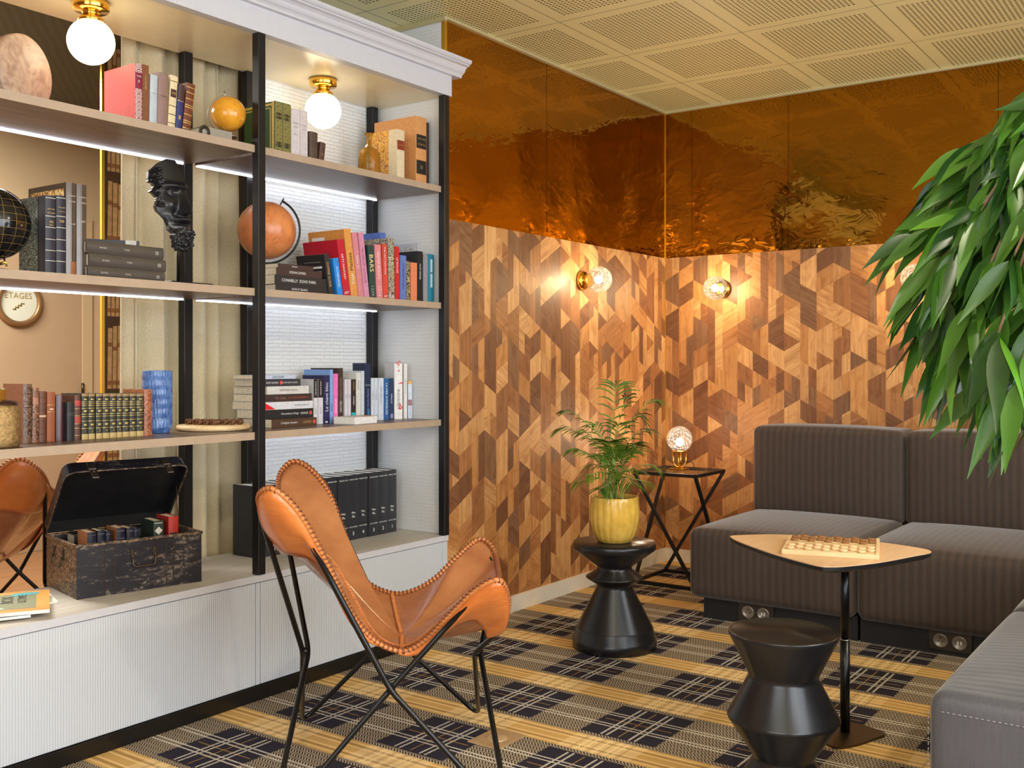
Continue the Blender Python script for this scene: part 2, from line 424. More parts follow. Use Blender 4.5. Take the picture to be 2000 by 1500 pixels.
def spline(pts, n=8, closed=False):
    P = [Vector(p) for p in pts]; N = len(P); out = []
    rng = range(N if closed else N - 1)
    for i in rng:
        g = (lambda k: P[k % N]) if closed else (lambda k: P[max(0, min(N - 1, k))])
        a, b, c_, d = g(i - 1), g(i), g(i + 1), g(i + 2)
        for j in range(n):
            t = j / n
            out.append(0.5 * ((2 * b) + (c_ - a) * t + (2 * a - 5 * b + 4 * c_ - d) * t * t + (3 * b - a - 3 * c_ + d) * t ** 3))
    if not closed: out.append(P[-1])
    return out
def fillet(pts, rad, n=6, closed=True):
    P = [Vector(p) for p in pts]; N = len(P); out = []
    for i in range(N):
        if not closed and i in (0, N - 1): out.append(P[i]); continue
        a, b, c_ = P[i - 1], P[i], P[(i + 1) % N]
        r = rad[i] if isinstance(rad, (list, tuple)) else rad
        d1 = (a - b); d2 = (c_ - b); q = min(r, d1.length * 0.48, d2.length * 0.48)
        p1 = b + d1.normalized() * q; p2 = b + d2.normalized() * q
        for k in range(n + 1):
            t = k / n; out.append(p1 * (1 - t) ** 2 + b * 2 * t * (1 - t) + p2 * t * t)
    return out
def obj(name, bm, mats, parent=None, loc=None, rot=None, smooth=None, recalc=True):
    if recalc: bmesh.ops.recalc_face_normals(bm, faces=bm.faces[:])
    me = bpy.data.meshes.new(name); bm.to_mesh(me); bm.free()
    for m in (mats if isinstance(mats, (list, tuple)) else [mats]): me.materials.append(m)
    o = bpy.data.objects.new(name, me); C.objects.link(o)
    if parent is not None: o.parent = parent
    if loc is not None: o.location = loc
    if rot is not None: o.rotation_euler = rot
    if smooth is not None:
        for p in me.polygons: p.use_smooth = smooth
    return o
def thing(name, label, cat, loc=(0, 0, 0), rot=(0, 0, 0), group=None):
    o = bpy.data.objects.new(name, None); C.objects.link(o); o.location = loc; o.rotation_euler = rot
    o.empty_display_size = 0.05; return tag(o, label, cat, group)
def tag(o, label, cat, group=None):
    o['label'] = label; o['category'] = cat
    if group: o['group'] = group
    return o
def struct(name, bm, m, label=None, **kw):
    o = obj(name, bm, m, **kw); o['kind'] = 'structure'
    if label: o['label'] = label; 
    return o
def copy_tree(o, parent=None):
    c = o.copy(); C.objects.link(c)
    if parent is not None: c.parent = parent
    for ch in list(o.children): copy_tree(ch, c)
    return c
def B(): return bmesh.new()
def simple(name, m, parent, fn, **kw):
    bm = B(); fn(bm); return obj(name, bm, m, parent, **kw)
_fonts = {}
def text_mesh(s, m, name, parent, L, Hh, mtx, depth=0.0004):
    """flat lettering, centred, scaled to fit L x Hh, mapped by mtx (text x, y, normal z)"""
    key = s
    if key not in _fonts:
        cu = bpy.data.curves.new('lettering', 'FONT'); cu.body = s; cu.align_x = 'CENTER'; cu.align_y = 'CENTER'; cu.size = 1; cu.resolution_u = 2
        o = bpy.data.objects.new('lettering', cu); C.objects.link(o)
        dg = bpy.context.evaluated_depsgraph_get(); dg.update()
        me = bpy.data.meshes.new_from_object(o.evaluated_get(dg)); bpy.data.objects.remove(o)
        _fonts[key] = ([v.co.copy() for v in me.vertices], [tuple(p.vertices) for p in me.polygons])
        bpy.data.meshes.remove(me); bpy.data.curves.remove(cu)
    vs, fs = _fonts[key]
    if not vs: return None
    x0, x1 = min(v.x for v in vs), max(v.x for v in vs); y0, y1 = min(v.y for v in vs), max(v.y for v in vs)
    k = min(L / (x1 - x0), Hh / (y1 - y0)); bm = B()
    nv = [bm.verts.new(mtx @ Vector(((v.x - (x0 + x1) / 2) * k, (v.y - (y0 + y1) / 2) * k, depth))) for v in vs]
    for f in fs:
        try: bm.faces.new([nv[i] for i in f])
        except ValueError: pass
    return obj(name, bm, m, parent, recalc=False)
# ================================================================== the setting
XE, XB, YP, ZC = 3.453, 5.542, 2.833, 2.677          # niche edge, back wall, panelled wall, ceiling
def slab(name, m, *b, **kw):
    bm = B(); box(bm, *b); return struct(name, bm, m, **kw)
slab('floor', M['carpet'], -2.1, XB, -2.1, 2.83, -0.03, 0)
slab('ceiling', M['ceiling'], -2.1, XB + 0.1, -2.1, 3.24, ZC, ZC + 0.05)
slab('wall_niche', M['wallpaper_side'], XE, XB + 0.2, YP + 0.012, 3.45, 0, ZC)
slab('wall_back', M['plinth'], XB + 0.012, XB + 0.2, -2.1, YP + 0.012, 0, ZC)
wall_paint = plain('warm_brown_wall_paint', (150, 118, 84), 0.7, var=0.05)
slab('wall_front', wall_paint, -2.1, 1.385, YP, 3.24, 0, ZC)
slab('wall_upper', M['white'], 1.385, XE, 3.2, 3.26, 2.36, ZC)
slab('wall_behind', M['wallpaper'], 2.725, XE, 3.232, 3.262, 0.0, 2.36)
# camera side walls; unseen window openings added to let the fill light in
def holed(name, axis, c0, c1, u0, u1, h0, h1, wz0, wz1):
    bm = B()
    for (a, b, z0, z1) in ((u0, h0, 0, ZC), (h1, u1, 0, ZC), (h0, h1, 0, wz0), (h0, h1, wz1, ZC)):
        if axis == 'y': box(bm, a, b, c0, c1, z0, z1)
        else: box(bm, c0, c1, a, b, z0, z1)
    struct(name, bm, wall_paint)
holed('wall_right', 'y', -2.14, -2.04, -2.1, XB + 0.2, -1.2, 4.0, 0.5, 2.5)
holed('wall_rear', 'x', -2.14, -2.04, -2.1, 2.83, -1.2, 1.5, 0.5, 2.5)
def added_window_frame(name, axis, c, h0, h1):
    bm = B()
    for a, b, z0, z1 in ((h0, h0 + 0.05, 0.5, 2.5), (h1 - 0.05, h1, 0.5, 2.5), (h0, h1, 0.5, 0.55), (h0, h1, 2.45, 2.5), ((h0 + h1) / 2 - 0.02, (h0 + h1) / 2 + 0.02, 0.55, 2.45)):
        if axis == 'y': box(bm, a, b, c - 0.03, c + 0.03, z0, z1)
        else: box(bm, c - 0.03, c + 0.03, a, b, z0, z1)
    struct(name, bm, M['white'])
added_window_frame('added_window_1', 'y', -2.08, -1.2, 4.0); added_window_frame('added_window_2', 'x', -2.08, -1.2, 1.5)  # unseen frames, added around the two fill lights

# ---- geometric marquetry: vertical columns cut on a triangular lattice
TONES = [(216, 164, 106), (210, 153, 93), (224, 174, 116), (199, 141, 83), (180, 124, 75), (163, 110, 67), (149, 99, 61), (130, 87, 57), (140, 101, 71)]
TW = [20, 16, 10, 14, 12, 11, 11, 10, 8]
def marquetry(name, u0, u1, z0, z1, to3, seed):
    rnd = random.Random(seed); w_ = 0.092; s_ = w_ * 2 * math.tan(R(30)); bm = B()
    last = [20]
    uvl = bm.loops.layers.uv.new('UVMap'); cl = bm.loops.layers.float_color.new('tone')
    def clipz(poly):
        for lim, sg in ((z0, 1), (z1, -1)):
            out = []
            for i in range(len(poly)):
                p, q = poly[i - 1], poly[i]
                ip, iq = (p[1] - lim) * sg >= 0, (q[1] - lim) * sg >= 0
                if ip != iq:
                    t = (lim - p[1]) / (q[1] - p[1]); out.append((p[0] + (q[0] - p[0]) * t, lim))
                if iq: out.append(q)
            poly = out
        return poly
    def piece(poly, grain):
        poly = clipz(poly)
        if len(poly) < 3: return
        f = bm.faces.new([bm.verts.new(to3(u, z)) for u, z in poly])
        ti = rnd.choices(range(9), TW)[0]
        while abs(ti - last[0]) < 3: ti = rnd.choices(range(9), TW)[0]
        last[0] = ti; tn = lin(TONES[ti]); k = rnd.uniform(0.9, 1.08); ou, ov = rnd.uniform(0, 9), rnd.uniform(0, 9)
        ca, sa = math.cos(grain), math.sin(grain)
        for lp, (u, z) in zip(f.loops, poly):
            lp[cl] = (tn[0] * k, tn[1] * k, tn[2] * k, 1); lp[uvl].uv = (ca * u + sa * z + ou, -sa * u + ca * z + ov)
    n = int(math.ceil((u1 - u0) / w_))
    for i in range(n):
        a, b = u0 + i * w_, min(u1, u0 + (i + 1) * w_)
        k = -2; cuts = []
        zl = z0 - s_ * 2 + (i % 2) * s_ / 2
        while zl < z1 + 5 * s_:
            cuts.append((zl, rnd.choice((-1, 1)))); zl += s_ * rnd.choices((1, 2, 3), (82, 16, 2))[0]
        for (za, sa_), (zb, sb) in zip(cuts, cuts[1:]):
            gr = R(90) if rnd.random() < 0.62 else R(rnd.choice((30, -30)))
            L = lambda zq, sg, t: zq + sg * s_ / 2 * t
            fr = (b - a) / w_
            if rnd.random() < 0.22 and fr > 0.9:
                m_ = (a + b) / 2
                piece([(a, za), (m_, L(za, sa_, 0.5)), (m_, L(zb, sb, 0.5)), (a, zb)], gr)
                piece([(m_, L(za, sa_, 0.5)), (b, L(za, sa_, 1)), (b, L(zb, sb, 1)), (m_, L(zb, sb, 0.5))], gr)
            else:
                piece([(a, za), (b, L(za, sa_, fr)), (b, L(zb, sb, fr)), (a, zb)], gr)
    return struct(name, bm, M['parquet'], recalc=False)
ZM = 1.806
marquetry('wall_left', XE + 0.018, XB, 0.075, ZM, lambda u, z: (u, YP, z), 3)
marquetry('wall_back_panelled', 0, YP + 1.2, 0.075, ZM, lambda u, z: (XB, YP - u, z), 11)
# ---- amber metal sheets above
bm = B()
for a, b in ((XE + 0.018, 4.260), (4.263, XB)): box(bm, a, b, YP, YP + 0.01, ZM, ZC)
struct('wall_left_upper', bm, M['gold_mirror'])
bm = B(); ys = [YP, 2.656, 2.072, 1.0, 0.0, -1.0, -2.05]
for a, b in zip(ys, ys[1:]): box(bm, XB, XB + 0.01, b + 0.002, a, ZM, ZC)
struct('wall_back_upper', bm, M['gold_mirror'])
slab('trim_1', M['gold_strip'], XE, XE + 0.018, YP - 0.006, YP + 0.012, 0, ZC)
champ = plain('pale_trim', (196, 184, 140), 0.4, 0.2, var=0.03)
slab('trim_2', champ, XE, XB, YP - 0.02, YP, ZC - 0.012, ZC)
slab('trim_3', champ, XB - 0.02, XB, -2.0, YP - 0.02, ZC - 0.012, ZC)
slab('trim_4', champ, XE - 0.015, XE, YP - 0.02, 3.2, ZC - 0.02, ZC)
slab('trim_5', M['gold_strip'], XB - 0.004, XB, YP - 0.004, YP, 0.075, ZC - 0.012)
slab('baseboard_left', M['baseboard'], XE, XB, YP - 0.014, YP, 0, 0.075)
slab('baseboard_back', M['baseboard'], XB - 0.014, XB, -2.0, YP - 0.014, 0, 0.075)
# floor socket cover let into the carpet
bm = B(); bbox(bm, -0.075, 0.075, -0.06, 0.06, 0, 0.004, 0.0015, 1)
fc = obj('floor_box_cover', bm, plain('worn_brass_plate', (190, 160, 120), 0.45, 0.4, var=0.1), loc=(2.585, 1.905, 0), rot=(0, 0, R(0)))
tag(fc, 'flat square tan floor socket cover let into the tartan carpet', 'floor socket')
simple('lid', plain('worn_brass_lid', (204, 176, 138), 0.4, 0.4, var=0.08), fc, lambda b: lathe(b, [(0.034, 0.004), (0.034, 0.0055), (0.03, 0.0062), (0.0, 0.0062)], 28, cap_bot=False, cap_top=False))

# ---- next room, seen through the open back of the shelves
slab('floor_next_room', wood('chevron_oak_floor', (128, 88, 56), (166, 122, 84), 'X', 1.6, 0.4), -1.2, 4.8, 2.83, 6.3, -0.035, -0.002)
beige = plain('beige_wall_paint', (208, 184, 146), 0.7, var=0.03, nscale=6)
slab('wall_next_room', beige, -1.3, 4.9, 6.2, 6.3, 0, 2.68)
def dark_ceiling():
    t = NT('dark_ribbed_ceiling'); v = t.mapping(t.coord(), (1, 1, 1), (0, 0, R(38))); x = t.xyz(v)
    s_ = t.math('SINE', t.math('ADD', t.math('MULTIPLY', x[0], 150), t.math('MULTIPLY', t.noise(t.coord(), 5, 2), 5)))
    t.base(t.ramp(t.step(s_, -1, 1), [(0, lin((58, 57, 42))), (1, lin((72, 70, 52)))]), 0.6); return t.m
slab('ceiling_next_room', dark_ceiling(), -1.3, 4.9, 3.262, 6.3, 2.68, 2.72)
slab('wall_next_left', beige, -1.3, -1.2, 3.24, 6.3, 0, 2.68)
slab('wall_next_right', beige, 4.8, 4.9, 3.45, 6.3, 0, 2.68)
slab('trim_6', M['gold_strip'], 2.815, 2.83, 4.385, 4.4, 0, 2.68)
paper_bg = plain('printed_bookcase_paper', (84, 62, 40), 0.7, var=0.15); pb = plain('printed_book_spine', (206, 170, 118), 0.7, var=0.18, nscale=40)
pb2 = plain('printed_spine_label', (158, 110, 66), 0.7, var=0.15)
bm = B(); box(bm, 2.83, 4.8, 4.4, 4.412, 0, 2.68, 0)
rnd = random.Random(5)
for row in range(8):
    z0 = 0.02 + row * 0.345; x_ = 2.852
    while x_ < 3.35:
        wd = rnd.uniform(0.019, 0.03); hh = rnd.uniform(0.285, 0.305)
        b0 = [(x_, 4.398, z0), (x_ + wd - 0.004, 4.398, z0), (x_ + wd - 0.004 + 0.004, 4.398, z0 + hh), (x_ + 0.004, 4.398, z0 + hh)]
        f = bm.faces.new([bm.verts.new(p) for p in b0]); f.material_index = 1
        for q in (0.06, rnd.uniform(0.5, 0.75)):
            z2 = z0 + hh * q
            f = bm.faces.new([bm.verts.new(p) for p in ((x_ + 0.001, 4.3972, z2), (x_ + wd - 0.003, 4.3972, z2), (x_ + wd - 0.002, 4.3972, z2 + 0.02), (x_ + 0.002, 4.3972, z2 + 0.02))]); f.material_index = 2
        x_ += wd
struct('wall_next_bookpaper', bm, [paper_bg, pb, pb2], recalc=False)
# door with stair sign on the far wall
xd = PX(158, 6.19)
bm = B(); box(bm, xd - 0.9, xd - 0.004, 6.18, 6.199, 0.0, 2.05)
door = struct('door_1', bm, plain('beige_door_paint', (186, 158, 126), 0.6, var=0.02, nscale=6))
bm = B(); box(bm, xd, xd + 0.07, 6.17, 6.199, 0.0, 2.12); box(bm, xd + 0.075, xd + 0.13, 6.18, 6.199, 0, 2.12)
struct('trim_7', bm, plain('beige_casing_paint', (206, 180, 142), 0.6, var=0.02))
zh = PZ(161, 760, 6.17)
simple('hinge', M['dark_metal'], door, lambda b: tube(b, [(xd - 0.002, 6.165, zh - 0.04), (xd - 0.002, 6.165, zh + 0.04)], 0.008, 8))
sx, sz = PX(36, 6.17), PZ(36, 590, 6.17)
sign = thing('stair_sign', 'round pale door sign with bronze rim reading ÉTAGES', 'sign', (sx, 6.178, sz))
def ring(b, ri, ro, d, y0=0.0):
    prof = [(ri, y0), (ro, y0), (ro, y0 + d * 0.6), (ro - 0.012, y0 + d), (ri + 0.004, y0 + d), (ri, y0 + d * 0.7)]
    n = 48; rs = [[b.verts.new((r_ * math.cos(2 * math.pi * k / n), -h_, r_ * math.sin(2 * math.pi * k / n))) for k in range(n)] for r_, h_ in prof]
    for A, D in zip(rs, rs[1:] + rs[:1]):
        for k in range(n): b.faces.new([A[k], A[(k + 1) % n], D[(k + 1) % n], D[k]]).smooth = True
simple('rim', plain('bronze_rim', (168, 132, 92), 0.35, 0.6, var=0.06), sign, lambda b: ring(b, 0.118, 0.152, 0.03))
def disc(b, r_, y, n=48): b.faces.new([b.verts.new((r_ * math.cos(2 * math.pi * k / n), y, r_ * math.sin(2 * math.pi * k / n))) for k in range(n)])
simple('face', plain('pale_sign_face', (222, 224, 206), 0.4, var=0.02), sign, lambda b: disc(b, 0.12, -0.008))
UP = Matrix.Rotation(R(90), 4, 'X')
text_mesh('ÉTAGES', M['gilt'], 'lettering', sign, 0.2, 0.045, Matrix.Translation((0, -0.009, 0.045)) @ UP)
def stairs_icon(b):
    for k in range(4): box(b, -0.036 + k * 0.018, -0.016 + k * 0.018, -0.0095, -0.0085, -0.05 + k * 0.012, -0.04 + k * 0.012)
    for k in range(3): box(b, -0.022 + k * 0.018, -0.016 + k * 0.018, -0.0095, -0.0085, -0.05 + k * 0.012, -0.028 + k * 0.012)
simple('stair_symbol', M['gilt'], sign, stairs_icon)
# curtain
def curtain():
    bm = B(); xs = []; x0, x1 = 2.235, 2.772; n = 170; rows = 14
    rnd = random.Random(2); ph = 0; prof = []
    folds = [0.075, 0.11, 0.06, 0.12, 0.075, 0.10]; tot = sum(folds); amps = [0.05, 0.085, 0.045, 0.095, 0.055, 0.08]
    for i in range(n + 1):
        u = i / n * tot; acc = 0
        for k, f in enumerate(folds):
            if u <= acc + f + 1e-9 or k == len(folds) - 1:
                t = min(1, (u - acc) / f); break
            acc += f
        prof.append((x0 + (x1 - x0) * i / n, t, k))
    grid = []
    for j in range(rows + 1):
        z = 0.03 + 2.5 * j / rows; row = []
        for (x, t, k) in prof:
            amp = amps[k] * (1.05 - 0.3 * z / 2.6)
            y = 3.365 - amp * math.sin(math.pi * t) ** 0.6 + 0.004 * math.sin(z * 2.2 + k * 1.7)
            row.append(bm.verts.new((x + 0.016 * math.sin(2 * math.pi * t) * (0.6 + 0.4 * math.sin(z * 1.2 + k)), y, z)))
        grid.append(row)
    for j in range(rows):
        for i in range(n):
            bm.faces.new([grid[j][i], grid[j][i + 1], grid[j + 1][i + 1], grid[j + 1][i]]).smooth = True
    t = NT('beige_linen'); f = t.noise(t.mapping(t.coord(), (260, 260, 200)), 1, 3)
    t.base(t.ramp(f, [(0.3, lin((196, 180, 142))), (0.7, lin((216, 201, 166)))]), 0.85); t.put(t.b.inputs['Sheen Weight'], 0.3)
    t.bump(f, 0.2, 0.002)
    cu = thing('curtain', 'long beige pleated curtain hanging behind the open left shelves', 'curtain', (2.5, 3.33, 2.56))
    o = obj('drape', bm, t.m, cu); o.location = (-2.5, -3.33, -2.56)
    md = o.modifiers.new('thickness', 'SOLIDIFY'); md.thickness = 0.003
    simple('track', M['black_metal'], cu, lambda b: box(b, -0.3, 0.3, -0.015, 0.015, -0.03, 0.115))
curtain()

# ================================================================== bookcase
SHZ = (0.933, 1.436, 1.936); ZT = 2.328; ZP = 0.435
bc = thing('bookcase', 'tall white open bookcase with black posts and a moulded cornice', 'bookcase', (2.42, 3.02, ZP))
off = Vector((-2.42, -3.02, -ZP))
def bpart(name, m, fn, parent=bc):
    b = B(); fn(b); o = obj(name, b, m, parent)
    if parent is bc: o.location = off
    return o
for (x0, x1, y0, y1) in ((1.395, 1.428, 2.797, 2.832), (2.398, 2.430, 2.797, 2.832), (3.418, 3.450, 2.797, 2.832), (1.395, 1.428, 3.19, 3.228), (2.385, 2.423, 3.19, 3.228), (3.388, 3.426, 3.19, 3.228), (2.687, 2.724, 3.20, 3.24)):
    bpart('post', M['black_metal'], lambda b: bbox(b, x0, x1, y0, y1, ZP + 0.0005, ZT, 0.002, 1))
for z in SHZ:
    for (x0, x1) in ((1.429, 2.384), (2.424, 3.416)):
        bx0, bx1 = (x0, 2.397) if x1 < 2.4 else (2.4305, x1)
        s_ = bpart('shelf', [M['shelf_top'], M['shelf_edge']], lambda b: (box(b, bx0, bx1, 2.822, 3.189, z - 0.025, z), box(b, bx0, bx1, 2.816, 2.8225, z - 0.0255, z + 0.0005, 1)))
        l = bpart('led_strip', M['led'], lambda b: box(b, x0 + 0.01, x1 - 0.01, 3.181, 3.187, z - 0.0295, z - 0.0255), parent=s_)
bpart('top_panel', M['cream'], lambda b: box(b, 1.395, XE - 0.002, 2.835, 3.231, ZT + 0.0005, ZT + 0.03))
bpart('fascia', M['white'], lambda b: box(b, 1.395, XE + 0.012, 2.796, 2.834, ZT, 2.47))
prof = [(2.7955, 2.415), (2.778, 2.415), (2.778, 2.424), (2.772, 2.430), (2.765, 2.434), (2.760, 2.441), (2.757, 2.449), (2.748, 2.456), (2.735, 2.459), (2.735, 2.464), (2.728, 2.466), (2.722, 2.472), (2.722, 2.482), (2.7955, 2.482)]
def cornice(b):
    A = [b.verts.new((1.395, y, z)) for y, z in prof]; D = [b.verts.new((3.512, y, z)) for y, z in prof]; n = len(prof)
    for k in range(n): b.faces.new([A[k], A[(k + 1) % n], D[(k + 1) % n], D[k]])
    b.faces.new(A); b.faces.new(D[::-1])
    box(b, 1.395, XE - 0.002, 2.7956, 3.19, 2.4705, 2.482)
    box(b, XE + 0.0125, 3.512, 2.7956, 2.824, 2.415, 2.482)
bpart('cornice', M['white'], cornice)
# base cabinet
cab = thing('base_cabinet', 'long low white cabinet with ribbed doors under the bookcase', 'cabinet', (2.42, 3.02, 0))
def cpart(name, m, fn, parent=cab):
    b = B(); fn(b); o = obj(name, b, m, parent)
    if parent is cab: o.location = (-2.42, -3.02, 0)
    return o
cpart('carcass', M['white'], lambda b: box(b, 1.39, XE - 0.002, 2.822, 3.228, 0.05, 0.411))
cpart('worktop', [M['worktop'], M['white']], lambda b: (box(b, 1.39, XE - 0.002, 2.806, 3.2295, 0.412, ZP), box(b, 1.39, XE - 0.002, 2.803, 2.8062, 0.4115, ZP + 0.0004, 1)))
for x0, x1 in ((1.395, 2.394), (2.419, 3.42)):
    cpart('door', M['ribbed'], lambda b: bbox(b, x0, x1, 2.808, 2.8215, 0.052, 0.408, 0.0015, 1))
for x0, x1 in ((2.397, 2.416), (3.4225, XE - 0.002)):
    cpart('stile', M['ribbed'], lambda b: bbox(b, x0, x1, 2.808, 2.8215, 0.052, 0.408, 0.0015, 1))
cpart('kickboard', M['kick'], lambda b: box(b, 1.39, XE - 0.002, 2.80, 2.8219, 0.0, 0.0495))

# ---- lamps
def globe_lamp(label, x, y):
    t = thing('ceiling_globe_lamp', label, 'lamp', (x, y, ZT), group='opal globe lamps in the bookcase')
    simple('base', M['brass'], t, lambda b: lathe(b, [(0.054, -0.001), (0.056, -0.004), (0.056, -0.026), (0.052, -0.031), (0.03, -0.033), (0.026, -0.040), (0.027, -0.048), (0.036, -0.052), (0.040, -0.056), (0.040, -0.066), (0.036, -0.068)], 44))
    simple('glass_globe', M['milk_globe'], t, lambda b: ball(b, (0, 0, -0.128), 0.0725, 36, 22))
globe_lamp('brass ceiling lamp with glowing white globe above the left shelf bay', 1.888, 3.0)
globe_lamp('brass ceiling lamp with glowing white globe above the right shelf bay', 2.949, 3.05)
def sconce(label, loc, rz, power=9.0):
    t = thing('wall_sconce', label, 'lamp', loc, (0, 0, rz), group='small glass globe wall lamps')
    mt = Matrix.Rotation(R(90), 4, 'X')      # local z of the lathe points to -Y (away from the wall)
    b = B(); lathe(b, [(0.046, 0.0005), (0.049, 0.004), (0.049, 0.018), (0.045, 0.023), (0.028, 0.025), (0.024, 0.034), (0.034, 0.037), (0.035, 0.05), (0.03, 0.052)], 36); bmesh.ops.transform(b, matrix=mt, verts=b.verts[:]); obj('mount', b, M['brass'], t)
    simple('glass_globe', M['cut_glass'], t, lambda b: ball(b, (0, -0.108, 0), 0.068, 32, 20))
    simple('bulb', M['bulb'], t, lambda b: ball(b, (0, -0.105, 0), 0.021, 16, 10))
    l = bpy.data.lights.new('sconce_bulb_light', 'POINT'); l.energy = power; l.color = (1, 0.76, 0.44); l.shadow_soft_size = 0.025
    lo = bpy.data.objects.new('sconce_bulb_light', l); C.objects.link(lo); lo.parent = t; lo.location = (0, -0.135, 0)
sconce('glass globe wall lamp on the left panelled wall nearest the bookcase', (4.586, YP - 0.0005, 1.609), 0)
sconce('glass globe wall lamp on the back wall beside the corner', (XB - 0.0005, 2.462, 1.605), R(-90))
sconce('glass globe wall lamp on the back wall half hidden by the leaves', (XB - 0.0005, 1.372, 1.612), R(-90))
# white double socket on the niche side
t = thing('wall_socket', 'white double power socket on the bookcase side wall behind the books', 'socket', (XE - 0.0005, 3.045, 1.667))
simple('plate', M['white'], t, lambda b: bbox(b, -0.012, 0, -0.078, 0.078, -0.04, 0.04, 0.003, 2))
for y in (-0.036, 0.036):
    def well(b):
        lathe(b, [(0.027, 0.012), (0.0275, 0.0145), (0.025, 0.015), (0.0235, 0.0125)], 28, cap_bot=False)
        bmesh.ops.transform(b, matrix=Matrix.Translation((0, y, 0)) @ Matrix.Rotation(R(-90), 4, 'Y'), verts=b.verts[:])
    w_ = simple('socket_well', plain('socket_grey', (205, 206, 206), 0.4, var=0.02), t, well)
    simple('contact', M['ink_black'], w_, lambda b: [ball(b, (-0.0128, y + dy, dz), 0.0028, 8, 6) for dy, dz in ((-0.0095, 0), (0.0095, 0), (0, 0.012))])
